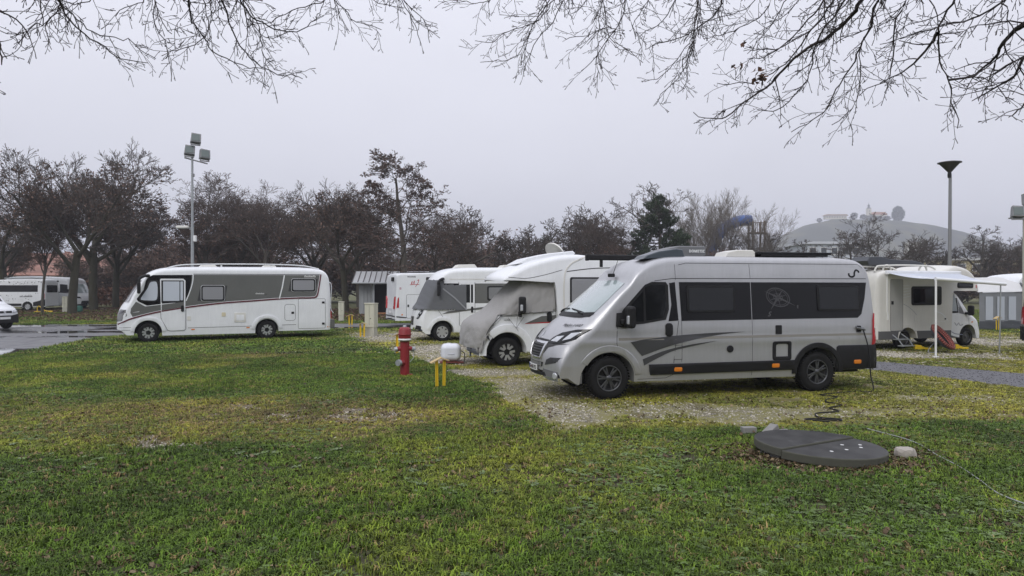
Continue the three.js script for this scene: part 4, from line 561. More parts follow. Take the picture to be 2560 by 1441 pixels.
  const A = [4.68, 2.45, -1.18], B = [1.55, 2.45, -1.18], C2 = [2.3, 2.10, -3.22], D = [5.22, 2.25, -3.22], gg = new THREE.BufferGeometry(), pv = [], ix = [], n = 14;
  for (let i = 0; i <= n; i++) for (let j = 0; j <= n; j++) { const s = i / n, t = j / n, P = [0, 1, 2].map(k => lerp(lerp(A[k], B[k], s), lerp(D[k], C2[k], s), t)); P[1] -= .10 * Math.sin(Math.PI * t) * (.5 + .5 * Math.sin(Math.PI * s)); pv.push(...P); }
  for (let i = 0; i < n; i++) for (let j = 0; j < n; j++) { const q = i * (n + 1) + j; ix.push(q, q + 1, q + n + 1, q + 1, q + n + 2, q + n + 1); } gg.setAttribute('position', new THREE.Float32BufferAttribute(pv, 3)); gg.setIndex(ix); gg.computeVertexNormals();
  mesh('awning_cloth', gg, phys([.48, .52, .60], .8, { transmission: .25, thickness: 0 }), a);
  mesh('awning_rail', [cyl(C2, D, .05, .05, 10)], M.white, a); mesh('awning_arm', [tube([[4.5, 2.42, -1.2], [4.0, 2.28, -2.0], [5.0, 2.22, -3.15]], .025)], M.white, a);
  mesh('awning_pole', [cyl([5.20, 2.24, -3.22], [5.20, 0, -3.22], .028), bx(5.2, .01, -3.22, .12, .02, .12)], M.plateWhite, a); mesh('awning_pole', [cyl([2.5, 2.10, -3.22], [2.55, 0, -3.22], .02)], M.galv, a);
  mesh('step', [bx(4.2, .34, -1.25, .5, .03, .22), bx(4.3, .16, -1.5, .5, .03, .22), tube([[4.42, .5, -1.05], [4.42, .34, -1.3], [4.5, .15, -1.55]], .018), tube([[4.0, .5, -1.05], [3.98, .34, -1.3], [4.08, .15, -1.55]], .018)], M.galv, g);
}
// --- dark-fronted white van at the left edge (front to the right)
{
  const v = new Vehicle('delivery_van', 'white van with black front bumper cut by the left edge, on the wet road', 'van', [-23.5, 0, -32.6], Math.PI + R2(-14), -1);
  v.body({ W: .95, bow: .25, bowEnd: 2.0, ft: .12, fl: .8, rr: .1, crown: .03, prof: [[0, .5], [0, .7], [.05, .9], [.15, 1.0], [.5, 1.14], [.85, 1.25], [1.2, 1.55], [1.6, 1.86], [2.1, 1.95], [4.6, 1.96], [4.75, 1.8], [4.8, .9], [4.8, .4]], rc: () => .12, tum: y => y > 1.1 ? (y - 1.1) * .14 : 0, bot: () => .3, arches: [[.9, .41, .33], [3.9, .41, .33]] }, M.white);
  v.chassis(.5, 4.6, [.9, 3.9]); v.wheels([.9, 3.9], .325, 'steel', .2, .03);
  v.front('front_bumper', [[-.8, .32], [.8, .32], [.8, .72], [.4, .66], [-.4, .66], [-.8, .72]], M.blackPlastic, .03, { e: .1, bevel: .01 }); v.side('front_bumper', [[.2, .32], [.55, .32], [.55, .68], [.25, .7]], M.blackPlastic, .02);
  v.front('grille', [[-.4, .78], [.4, .78], [.4, .88], [-.4, .88]], M.blackPlastic, .01, { e: .1 }); v.front('emblem', emb([[0, -.5], [.28, 0], [0, .5], [-.28, 0]], 0, .83, .2), M.chrome, .02, { e: .1, holes: [emb([[0, -.3], [.15, 0], [0, .3], [-.15, 0]], 0, .83, .2)] }); v.front('number_plate', rr(-.26, .5, .26, .61, .01), M.plateWhite, .05, { e: .3 });
  for (const s of [1, -1]) v.front('headlight', [[.42, .76], [.8, .8], [.84, .98], [.5, .9]].map(([a, b]) => [a * s, b]), M.lens, .01, { e: .1 }); v.front('windscreen', [[-.75, 1.32], [.75, 1.32], [.68, 1.85], [-.68, 1.85]], M.glass, .008, { e: .1, off: .003 });
  v.side('side_window', [[1.05, 1.2], [1.6, 1.72], [2.1, 1.76], [2.1, 1.2]], M.glass, .008); mesh('door_mirror', [bx(1.15, 1.24, -1.05, .13, .3, .2, .05)], M.blackPlastic, v.g);
}
// --- far white camper van with dark dots, and the motorhome beyond it
{
  const v = new Vehicle('camper_van', 'distant white camper van with black window band and dotted paint, behind the left trees', 'van', [-44.3, 0, -58.2], R2(4), 1);
  v.body({ W: 1.0, bow: .2, ft: .1, fl: .8, rr: .12, crown: .03, prof: [[0, .5], [.05, .9], [.5, 1.25], [.9, 1.5], [1.5, 2.1], [2.0, 2.5], [3, 2.6], [5.7, 2.6], [5.9, 2.5], [5.98, 2.0], [6.0, .9], [6.0, .4]], rc: () => .14, tum: y => y > 1.2 ? (y - 1.2) * .08 : 0, bot: () => .35, arches: [[.95, .42, .35], [4.6, .42, .35]] }, M.white);
  v.chassis(.5, 5.8, [.95, 4.6]); v.wheels([.95, 4.6], .345, 'cover', .21, .02); v.side('window_band', [[2.2, 2.1], [5.4, 2.1], [5.4, 1.55], [2.2, 1.55]], M.black, .005); v.side('tail_light', [[5.75, 1.0], [5.95, 1.0], [5.95, 1.42], [5.75, 1.42]], M.red, .02); v.side('lower_moulding', [[1.4, .6], [4.15, .6], [4.15, .4], [1.4, .4]], M.blackPlastic, .01); v.side('rear_bumper', [[5.06, .4], [5.98, .4], [5.98, .95], [5.06, .7]], M.blackPlastic, .02);
  v.rear('rear_window', rr(-.75, 1.5, .75, 2.1, .08), M.glass, .01); { const r = rng(5), l = []; for (let k = 0; k < 60; k++) { const x = 2.2 + r() * 3.6, y = r() < .5 ? 2.15 + r() * .3 : .8 + r() * .65, q = .02 + r() * .02; l.push(v.sh.side(slab(arc(x, y, q, 0, 6.28, 6), .002), .002, 1)); } for (let k = 0; k < 9; k++) { const x = 4.05 + k * .11, h = .1 + r() * .14; l.push(v.sh.side(slab([[x - .05, 1.13], [x + .05, 1.13], [x, 1.13 + h]], .002), .002, 1)); } mesh('paint_marks', l, M.trim, v.g); }
  mesh('roof_rack', [bx(4.2, 2.68, 0, 1.8, .06, 1.3), bx(2.6, 2.68, 0, .8, .09, .8, .03)], M.galv, v.g);
}
{
  const v = new Vehicle('motorhome', 'distant white integrated motorhome facing right, between the trunks of the left trees', 'motorhome', [-37.2, 0, -61.5], Math.PI - R2(6), -1, 'parked motorhomes');
  v.body({ W: 1.13, bow: .28, bowEnd: 1.8, ft: .08, fl: .6, rr: .15, crown: .05, prof: [[0, .5], [.02, .9], [.12, 1.2], [.25, 1.4], [.5, 1.9], [.7, 2.3], [.75, 2.45], [.9, 2.62], [1.3, 2.75], [2, 2.8], [6.5, 2.8], [6.7, 2.6], [6.75, .9], [6.75, .4]], rc: () => .13, bot: () => .36, arches: [[1.1, .43, .34], [5, .43, .34]] }, M.white);
  v.chassis(.5, 6.5, [1.1, 5]); v.wheels([1.1, 5], .34, 'cover', .21, .04); v.front('windscreen', [[-.95, 1.42], [.95, 1.42], [.9, 2.2], [-.9, 2.2]], M.screen, .01, { e: .12 }); v.side('cab_window', [[.65, 1.45], [.85, 2.15], [1.6, 2.2], [1.6, 1.5]], M.glass, .008); v.side('cab_stripe', [[.5, 1.4], [1.7, 1.55], [6, 1.75], [6, 1.7], [1.7, 1.46]], M.trim, .004);
  v.side('dark_band', [[2.2, 2.2], [4.6, 2.2], [4.6, 1.65], [2.2, 1.55]], M.grey, .006); v.window(rr(2.5, 1.65, 3.4, 2.1, .05), rr(2.55, 1.7, 3.35, 2.05, .04), M.glass, M.blackPlastic, { off: .006 }); v.side('entrance_door', rr(4.5, .5, 5.1, 2.3, .05), M.white, .01); for (const s of [1, -1]) v.front('headlight', [[.5, .95], [.95, 1.0], [.9, 1.14], [.6, 1.1]].map(([a, b]) => [a * s, b]), M.glass, .01, { e: .1 });
  v.line('awning_case', [[1.7, 2.45], [6, 2.5]], .1, M.trim, .05); mesh('door_mirror', [bx(.7, 1.95, -1.25, .12, .4, .16, .05)], M.white, v.g); v.front('lower_grille', [[-.6, .5], [.6, .5], [.5, .75], [-.5, .75]], M.blackPlastic, .01, { e: .1 });
}
// --- van whose back corner enters at the right edge
{
  const v = new Vehicle('camper_van', 'dark red and black van tail cut by the right edge', 'van', [15.85, 0, -21.3], R2(-15), 1);
  v.body({ W: .98, bow: 0, ft: .05, fl: .2, rr: .3, crown: .03, prof: [[0, .45], [0, .9], [.03, 1.5], [.10, 2.05], [.2, 2.12], [.6, 2.16], [4, 2.16], [4.5, 1.6], [5, .9], [5, .4]], rc: () => .1, tum: y => y > 1.1 ? (y - 1.1) * .1 : 0, bot: () => .32, arches: [[1.1, .42, .34], [4.1, .42, .34]] }, phys([.08, .02, .02], .4, { clearcoat: .6 }));
  v.chassis(.3, 4.7, [1.1, 4.1]); v.wheels([1.1, 4.1], .335, 'steel', .2, .03); v.front('rear_window', rr(-.75, 1.25, .75, 1.95, .06), M.glass, .01, { e: .2 }); for (const s of [1, -1]) v.front('tail_light', [[.76, .85], [.92, .85], [.92, 1.4], [.8, 1.4]].map(([a, b]) => [a * s, b]), M.red, .03, { e: .1 }); v.front('rear_bumper', [[-.9, .36], [.9, .36], [.9, .78], [-.9, .78]], M.blackPlastic, .06, { e: .2 }); v.front('number_plate', rr(-.26, .85, .26, .96, .01), M.plateWhite, .02); v.side('side_window', [[.3, 1.25], [.35, 1.9], [2.5, 1.95], [2.5, 1.25]], M.glass, .008); v.front('trim_strip', [[.78, .80], [.93, .80], [.93, .9], [.78, .86]], M.plateWhite, .035, { e: .1 });
}
// ---------- things on the ground ----------
{ // round concrete lid in two halves, tilted a little
  const t = thing('pit_cover', 'wet round concrete pit lid in two halves with a raised edge, in the foreground grass', 'pit lid', [3.72, 0, -8.52], R2(-4));
  t.rotation.z = -.035; t.position.y = .045;
  const half = (a0, a1, dy) => { const p = arc(0, 0, .735, a0, a1, 30), g = new THREE.ExtrudeGeometry(shape(p), { depth: .075, bevelEnabled: true, bevelSize: .012, bevelThickness: .012, bevelSegments: 2, curveSegments: 2 }); return g.rotateX(-Math.PI / 2).translate(0, dy, 0); };
  const a = R2(38); mesh('lid_half', half(a + .02, a + Math.PI - .02, .022), [M.concreteWet, M.mossyConcrete], t); mesh('lid_half', half(a + Math.PI + .02, a + 2 * Math.PI - .02, .002), [M.concreteWet, M.mossyConcrete], t);
  mesh('pit_ring', new THREE.CylinderGeometry(.66, .68, .1, 30, 1, true).translate(0, -.03, 0), M.concrete, t);
  for (const [x, z] of [[.22, .26], [.0, .39], [.45, .1], [.5, -.05], [.27, .0]]) mesh('white_spot', new THREE.CylinderGeometry(.022, .022, .003, 8).translate(x, .092, z), M.plateWhite, t);
}
{ const lab = ['grey paving brick lying alone left of the concrete lid', 'grey paving brick tipped up on the edge of the concrete lid', 'grey paving brick lying flat behind the edge of the concrete lid'];
  [[3.27, .05, -9.72, .1, 0, .19, .10], [3.42, .13, -9.30, .6, .45, .22, .09], [3.62, .07, -9.50, -.2, .05, .22, .07]].forEach(([x, y, z, a, b, w, h], k) => { const m = mesh('paving_brick', bx(0, 0, 0, w, h, .12, .008), M.concrete); m.position.set(x, y, z); m.rotation.set(0, a, b, 'YXZ'); tag(m, lab[k], 'brick', 'loose paving bricks'); }); }
{ const g = new THREE.IcosahedronGeometry(.13, 2), p = g.attributes.position; for (let i = 0; i < p.count; i++) { const x = p.getX(i), y = p.getY(i), z = p.getZ(i), f = .8 + .5 * fbm(x * 9 + 4, z * 9 + y * 6 + 5, 2); p.setXYZ(i, x * f * .9, Math.min(y * f, .07), z * f * .8); } g.computeVertexNormals(); const m = mesh('concrete_lump', toCreasedNormals(g, .4), std([.36, .33, .29], .95)); m.position.set(4.65, .06, -8.33); tag(m, 'pale broken concrete lump in dead leaves right of the pit lid', 'stone'); }
{ // red hydrant
  const t = thing('fire_hydrant', 'red pillar fire hydrant with white band standing in the grass', 'hydrant', [-2.44, 0, -16.0], .2); t.scale.set(1, .93, 1);
  mesh('pillar', [lathe([[.105, -.05], [.105, .85], [.11, .87], [.11, .90]], 24), bx(.12, .03, .06, .1, .05, .08, .01)], M.redPaint, t); mesh('flange', lathe([[.0, .86], [.15, .86], [.15, .90], [.14, .905], [.14, .92]], 24), M.plateWhite, t);
  mesh('cap', lathe([[.135, .92], [.14, 1.0], [.155, 1.01], [.155, 1.03], [.14, 1.04], [.135, 1.14], [.10, 1.19], [.0, 1.20]], 24), M.redPaint, t); mesh('spindle', lathe([[.05, 1.19], [.05, 1.23], [.03, 1.24], [0, 1.24]], 6), M.galv, t);
  for (const s of [1, -1]) { const o = mesh('outlet', [cyl([s * .08, .68, 0], [s * .17, .66, 0], .06, .055, 14)], M.redPaint, t); mesh('outlet_cap', [cyl([s * .16, .662, 0], [s * .225, .645, 0], .065, .058, 14), bx(s * .24, .645, 0, .03, .03, .05, .01)], M.galv, o); }
  const o = mesh('outlet', [cyl([-.05, .34, .07], [-.13, .34, .14], .075, .07, 14)], M.redPaint, t); mesh('outlet_cap', [cyl([-.12, .34, .13], [-.165, .34, .175], .08, .075, 14)], M.galv, o); mesh('chain', tube([[.2, .6, .03], [.19, .45, .07], [.11, .35, .1]], .007), M.galv, t);
}
{ // pitch markers: two yellow bars under a bent plywood plate
  const g1 = 'yellow two-bar pitch markers', mk = (x, z, h, turn, label, sc = 1) => { const t = thing('pitch_marker', label, 'marker post', [x, 0, z], turn, g1); for (const s of [-1, 1]) mesh('bar', [bx(s * .07, h / 2 - .03, 0, .06, h, .008), bx(s * .07 - .027, h / 2 - .03, .022, .008, h, .045)].map(q => q.rotateZ(s * -.015)), M.yellow, t); mesh('plate', [bx(-.11, h - .035, .01, .25, .018, .17).rotateZ(0), bx(.09, h - .015, .01, .17, .018, .17)].map((q, k) => k ? q.translate(-.09, -h, 0).rotateZ(-.35).translate(.09, h, 0) : q.translate(.11, -h, 0).rotateZ(.45).translate(-.11, h, 0)), M.ply, t); if (sc !== 1) t.scale.setScalar(sc); };
  mk(-1.43, -14.05, .60, .3, 'nearest yellow marker post with bent plywood plate, right of the hydrant'); mk(-3.40, -21.3, .60, -.2, 'yellow marker post half hidden right behind the hydrant'); mk(-6.0, -28.2, .56, .1, 'yellow marker post left of the beige supply box'); mk(-8.4, -36.6, .55, .2, 'small yellow marker post in front of the far beige supply box'); mk(22.3, -32.3, .62, .3, 'yellow marker post between the awning poles and the caravan tent');
}
{ // electricity supply boxes
  const mk = (x, z, h, w, turn, label) => { const t = thing('supply_box', label, 'supply box', [x, 0, z], turn, 'beige supply boxes'); mesh('base', bx(0, .17, 0, w * .92, .38, .28, .01), M.beigeDark, t); mesh('cabinet', bx(0, .36 + (h - .36) / 2, 0, w, h - .36, .32, .02), M.beige, t); mesh('cap', bx(0, h + .012, .01, w + .03, .04, .36, .012), M.beige, t); mesh('door_seam', bx(0, .4 + (h - .4) / 2, .163, .008, h - .5, .006), M.seam, t); mesh('lock', cyl([.06, h * .55, .155], [.06, h * .55, .175], .02), M.trim, t); };
  mk(-5.72, -28.6, 1.32, .44, -.35, 'tall beige supply box beside the gravel, right of a yellow marker'); mk(-9.95, -41.0, 1.10, .30, .1, 'small beige supply box behind the tail of the grey striped motorhome'); mk(-34.6, -54.5, 1.2, .38, .1, 'beige supply box under the left trees beside the distant motorhome');
}
{ // white tank on a tray
  const t = thing('water_tank', 'white plastic tank lying on a low tray beside the covered motorhome', 'tank', [-1.62, 0, -18.6], .15);
  const b = new RoundedBoxGeometry(.52, .45, .44, 6, .135); mesh('tank_body', b.translate(0, .30, 0), phys([.68, .70, .76], .4, { clearcoat: .3 }), t); mesh('seam_band', [new THREE.TorusGeometry(.235, .012, 6, 40).scale(1.14, .96, 1).rotateX(Math.PI / 2).translate(0, .26, 0)], std([.5, .52, .58], .5), t);
  mesh('tray', [bx(.02, .045, 0, .62, .03, .46, .01), bx(.2, .03, .2, .06, .06, .06)], std([.16, .04, .03], .6), t); mesh('handle', tube([[.22, .34, .1], [.33, .30, .12], [.36, .2, .12], [.34, .07, .12]], .014), M.blackPlastic, t); mesh('cap', cyl([-.05, .51, 0], [-.05, .54, 0], .06, .055, 14), M.plateWhite, t);
}
{ // cords
  const c = mesh('power_cable', tube([[6.87, 1.2, -13.76], [6.94, .85, -13.7], [6.98, .3, -13.68], [6.98, .03, -13.6], [6.65, .02, -13.55], [6.1, .02, -13.3], [5.75, .02, -13.1], [5.95, .02, -12.85], [5.65, .02, -12.6], [5.5, .02, -12.3], [5.62, .02, -12.0], [5.28, .02, -11.7], [5.3, .02, -11.4], [4.85, .02, -11.2], [4.75, .02, -10.85], [5.0, .02, -10.7], [4.95, .02, -10.6], [4.6, .02, -10.75], [4.45, .02, -10.7], [4.75, .02, -10.5]], .012, 6, 160), M.blackPlastic); tag(c, 'black power cable hanging from the silver van and coiled on the gravel', 'cable');
  const d = mesh('garden_cord', tube([[5.0, .04, -9.9], [5.19, .035, -9.13], [5.04, .04, -8.3], [4.99, .035, -7.84], [4.85, .04, -7.3], [4.72, .035, -6.8], [4.73, .04, -6.4], [4.7, .03, -5.9]], .007, 5, 90), std([.30, .31, .30], .6)); tag(d, 'thin grey cord lying across the grass at the lower right', 'cord');
}
{ // yellow levelling wedges and the tartan basket
  const wedge = (x, z, turn, label) => { const m = mesh('levelling_wedge', new THREE.ExtrudeGeometry(shape([[-.3, 0], [.3, 0], [.3, .045], [.1, .05], [.05, .09], [-.02, .095], [-.07, .15], [-.3, .16]]), { depth: .2, bevelEnabled: true, bevelSize: .008, bevelThickness: .008, bevelSegments: 1 }), M.yellow); m.position.set(x, .01, z); m.rotation.y = turn; m.scale.set(.75, .8, .9); tag(m, label, 'wedge', 'yellow levelling wedges'); };
  wedge(13.25, -22.75, -.3, 'yellow levelling wedge behind the rear wheel of the cream motorhome'); wedge(14.62, -23.0, -.35, 'yellow levelling wedge in front of the front wheel of the cream motorhome');
  const t = thing('round_basket', 'round red tartan basket with dark inside leaning beside the awning pole', 'basket', [13.15, .42, -21.6]); t.rotation.set(.35, -.5, -.85, 'YXZ');
  const plaid = tex(64, 64, (i, j, o) => { const a = i % 16 < 5, b = j % 16 < 5, l = i % 16 === 10 || j % 16 === 10; const k = (a ? .5 : 1) * (b ? .5 : 1); o[0] = l ? .75 : .55 * k; o[1] = l ? .65 : .20 * k; o[2] = l ? .6 : .17 * k; }, true, 10, 2);
  mesh('rim', lathe([[.36, .0], [.42, .03], [.48, .10], [.44, .16], [.38, .13], [.34, .05]], 36), std(0xffffff, .9, { map: plaid }), t); mesh('lining', lathe([[.0, -.02], [.3, -.01], [.37, .05]], 30), std([.012, .012, .014], .95), t); mesh('shell', lathe([[.0, -.06], [.3, -.05], [.42, .02], [.47, .09]], 30), std([.05, .055, .075], .8), t);
  const wr = mesh('wire_stand', [tube([[12.95, .02, -21.5], [12.7, .02, -21.45], [12.75, .12, -21.5], [12.95, .28, -21.6]], .012)], M.galv); tag(wr, 'bent wire stand under the tartan basket', 'stand');
}
{ // green bag and yellow rack under the left trees
  const b = mesh('bag', new RoundedBoxGeometry(.5, .5, .35, 4, .15).translate(0, .26, 0), std([.03, .12, .09], .8)); b.position.set(-33.6, 0, -54.6); tag(b, 'dark green bag with yellow patch beside the far supply box', 'bag');
  const y = mesh('yellow_frame', [tube([[-.7, .05, 0], [-.6, .5, 0], [-.1, .15, 0], [.5, .1, 0]], .03), tube([[-.7, .06, .3], [.7, .06, .3]], .03)], M.yellow); y.position.set(-35.9, 0, -54.2); tag(y, 'low yellow tube frame on the ground under the left trees', 'frame');
}
// ---------- lamp posts ----------
function flood(parent, p, turn, tilt) { const g = new THREE.Group(); g.name = 'floodlight'; g.position.set(...p); g.rotation.set(tilt, turn, 0, 'YXZ'); parent.add(g); mesh('housing', new THREE.ExtrudeGeometry(shape([[-.22, -.2], [.22, -.22], [.24, .2], [-.16, .24]]), { depth: .22, bevelEnabled: true, bevelSize: .02, bevelThickness: .04, bevelSegments: 2 }).translate(0, 0, -.11), M.poleGrey, g); mesh('front_glass', bx(0, 0, .16, .36, .34, .02), phys([.10, .13, .12], .12, { clearcoat: 1 }), g); mesh('bracket', [bx(-.2, -.26, 0, .03, .14, .06), bx(.2, -.26, 0, .03, .14, .06), bx(0, -.33, 0, .44, .03, .08)], M.poleGrey, g); }
{
  const t = thing('floodlight_mast', 'grey floodlight mast with three lamp heads behind the grey striped motorhome', 'lamp post', [-15.9, 0, -35.0]);
  mesh('pole', [cyl([0, 0, 0], [0, 5.0, 0], .085, .075, 14), cyl([0, 5.0, 0], [0, 8.95, 0], .06, .05, 12)], M.galv, t); mesh('cross_arm', [cyl([-.38, 8.42, 0], [.75, 8.12, 0], .035), cyl([-.02, 8.4, 0], [.0, 8.98, 0], .03)], M.poleGrey, t);
  flood(t, [.18, 9.35, .05], .5, -.25); flood(t, [-.12, 8.76, .05], .4, -.25); flood(t, [.62, 8.56, .05], .7, -.2);
  { const a = mesh('side_lamp_arm', [cyl([0, 4.92, 0], [-.75, 4.95, .02], .025)], M.galv, t); mesh('side_lamp_head', bx(-.48, 4.97, .02, .62, .14, .2, .05), M.cream, a); } mesh('junction_box', bx(.14, 4.4, .02, .14, .3, .14, .02), M.plateWhite, t); mesh('clamp', bx(.06, 7.55, 0, .08, .16, .1, .01), M.poleGrey, t);
}
{
  const t = thing('street_lamp', 'slender street lamp with dark funnel-shaped head above the cream motorhome', 'lamp post', [18.65, 0, -30.0]);
  mesh('pole', cyl([0, 0, 0], [.03, 6.75, 0], .085, .06, 12), M.poleGrey, t); mesh('neck', lathe([[.07, 6.65], [.08, 6.8], [.06, 6.9]], 14), M.blackPlastic, t); const h = mesh('lamp_head', [lathe([[.06, 6.88], [.12, 6.95], [.40, 7.28], [.42, 7.28]], 24), lathe([[.46, 7.28], [.46, 7.31], [.30, 7.34], [0, 7.35]], 24)], std([.03, .028, .028], .5), t); mesh('lantern_glass', lathe([[.13, 7.0], [.30, 7.2], [.30, 7.22]], 16), phys([.42, .38, .28], .2), h);
}
{
  const t = thing('floodlight_mast', 'floodlight mast with a boxy lamp head cut by the right edge', 'lamp post', [22.1, 0, -30.3]); mesh('pole', cyl([0, 0, 0], [0, 5.8, 0], .10, .09, 12), std([.42, .42, .36], .6), t); mesh('cross_arm', cyl([-.75, 4.95, .05], [.3, 4.95, .05], .03), M.poleGrey, t); flood(t, [-.42, 5.22, .1], -.3, -.2); flood(t, [.06, 5.75, .1], .2, -.2);
}
// ---------- wash house ----------
{
  const t = thing('wash_house', 'low wash house with ribbed metal roof behind the parked motorhomes', 'building', [-10.7, 0, -49.0], R2(6));
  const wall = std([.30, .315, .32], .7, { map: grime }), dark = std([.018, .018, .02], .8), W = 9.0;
  mesh('wall', [bx(.38, 1.1, -1.4, .76, 2.3, .15), bx(-.05, 1.1, -3.2, .15, 2.3, 3.4)], wall, t); for (let k = 0; k < 3; k++) mesh('wall_panel', bx(.13 + k * .25, 1.12, -1.30, .22, 2.2, .05, .01), wall, t);
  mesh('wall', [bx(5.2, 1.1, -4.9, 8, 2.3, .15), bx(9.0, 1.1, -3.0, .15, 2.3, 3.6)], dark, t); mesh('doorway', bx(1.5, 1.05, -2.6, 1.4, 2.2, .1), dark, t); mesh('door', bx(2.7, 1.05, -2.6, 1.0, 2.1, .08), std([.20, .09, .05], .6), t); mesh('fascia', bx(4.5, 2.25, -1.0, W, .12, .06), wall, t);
  for (const x of [.95, 4.5, 8.8]) mesh('post', bx(x, 1.1, -1.05, .12, 2.2, .12), M.galv, t); mesh('threshold', bx(2.6, .06, -1.6, 3, .12, 1.2), std([.35, .16, .07], .8), t);
  const zf = -.55, yf = 2.28, zb = -3.0, yb = 3.12, n = 26, sheet = (a, b, c, d) => { const g = new THREE.BufferGeometry(); g.setAttribute('position', new THREE.Float32BufferAttribute([...a, ...b, ...c, ...d], 3)); g.setIndex([0, 1, 2, 0, 2, 3]); g.computeVertexNormals(); return g; };
  const roofM = std([.60, .61, .63], .45, { map: grime, metalness: .2 }); for (let k = 0; k < n; k++) { const x0 = -.5 + k * 10 / n, x1 = x0 + 10 / n; mesh('roof_sheet', [sheet([x0, yf, zf], [x1, yf, zf], [x1, yb, zb], [x0, yb, zb]), sheet([x0, yb, zb], [x1, yb, zb], [x1, yf, zb * 2 - zf], [x0, yf, zb * 2 - zf])], roofM, t); mesh('roof_rib', cyl([x0, yf + .03, zf], [x0, yb + .03, zb], .035, .035, 4), std([.13, .12, .12], .6), t); }
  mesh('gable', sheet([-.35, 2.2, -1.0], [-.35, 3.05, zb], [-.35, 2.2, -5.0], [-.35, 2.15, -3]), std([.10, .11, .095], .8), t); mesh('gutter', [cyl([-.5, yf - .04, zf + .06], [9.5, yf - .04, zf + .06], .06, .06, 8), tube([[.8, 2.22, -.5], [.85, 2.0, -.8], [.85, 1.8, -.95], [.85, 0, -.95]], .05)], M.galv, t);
}
// ---------- caravan with an awning tent, right ----------
{
  const v = new Vehicle('caravan', 'white caravan with red patch behind its grey awning tent', 'caravan', [29.6, 0, -36.3], Math.PI + R2(8), -1);
  v.body({ W: 1.1, bow: .1, ft: .05, fl: .4, rr: .4, crown: .05, prof: [[0, .5], [.02, 1.0], [.12, 1.6], [.35, 2.2], [.7, 2.5], [1.2, 2.6], [4.6, 2.6], [4.9, 2.4], [5.1, 1.6], [5.15, .5]], rc: () => .1, bot: () => .4, arches: [[2.6, .36, .3]] }, M.white); v.wheels([2.6], .31, 'cover', .18, .05); mesh('chassis', bx(2.6, .42, 0, 4.4, .2, 1.4), M.chassis, v.g);
  for (const x of [.6, 2.2, 3.6]) v.window(rr(x, 1.3, x + .9, 1.95, .06), rr(x + .05, 1.35, x + .85, 1.9, .05), M.blindGlass); for (const y of [1.0, 1.12]) v.line('stripe', [[.2, y], [5, y]], .05, M.grey, .003); v.side('red_patch', [[.2, .55], [1.9, .55], [1.9, .92], [.2, .92]], std([.32, .08, .09], .6), .004); v.side('roof_light', rr(2.4, 2.45, 3.2, 2.52, .02), M.cream, .05);
}
{
  const t = thing('awning_tent', 'grey and white awning tent pitched against the caravan', 'tent', [21.6, 0, -33.9], R2(8)), G = std([.20, .21, .225], .85, { bumpMap: clothB, bumpScale: .003 }), Wt = phys([.60, .60, .59], .85, { transmission: .2, thickness: 0 }), D = std([.07, .075, .085], .85);
  const quad = (p, n = 8, sag = .05) => { const v = [], ix = []; for (let i = 0; i <= n; i++) for (let j = 0; j <= n; j++) { const s = i / n, q = j / n, P = [0, 1, 2].map(k => lerp(lerp(p[0][k], p[1][k], s), lerp(p[3][k], p[2][k], s), q)); const f = sag * (fbm(s * 5 + P[0], q * 4 + P[1] * 2, 2) - .5); v.push(P[0], P[1] + f * .6, P[2] + f); } for (let i = 0; i < n; i++) for (let j = 0; j < n; j++) { const a = i * (n + 1) + j; ix.push(a, a + 1, a + n + 1, a + 1, a + n + 2, a + n + 1); } const g = new THREE.BufferGeometry(); g.setAttribute('position', new THREE.Float32BufferAttribute(v, 3)); g.setIndex(ix); g.computeVertexNormals(); return g; };
  mesh('roof', quad([[-.1, 1.75, 1.2], [2.4, 1.78, 1.2], [4.2, 2.45, -1.2], [.0, 2.5, -1.3]], 8, .12), Wt, t); mesh('front_wall', quad([[0, 0, 1.15], [2.35, 0, 1.15], [2.35, 1.75, 1.15], [0, 1.72, 1.15]]), G, t); mesh('side_wall', quad([[2.4, .45, 1.15], [4.2, .45, -1.2], [4.2, 2.4, -1.2], [2.4, 1.75, 1.15]], 8, .1), std([.42, .43, .45], .85), t); mesh('mud_flap', quad([[2.4, 0, 1.16], [4.25, 0, -1.2], [4.22, .45, -1.2], [2.4, .45, 1.16]]), D, t); mesh('mud_flap', quad([[0, 0, 1.17], [2.4, 0, 1.17], [2.4, .4, 1.17], [0, .4, 1.17]]), D, t); mesh('edge_trim', [tube([[2.4, 0, 1.18], [2.4, 1.76, 1.2], [3.3, 2.12, 0], [4.2, 2.46, -1.2]], .05)], D, t); for (const x of [.3, .9, 1.5]) mesh('front_panel', bx(x + .2, 1.0, 1.18, .38, 1.1, .02), phys([.42, .45, .5], .5), t);
}
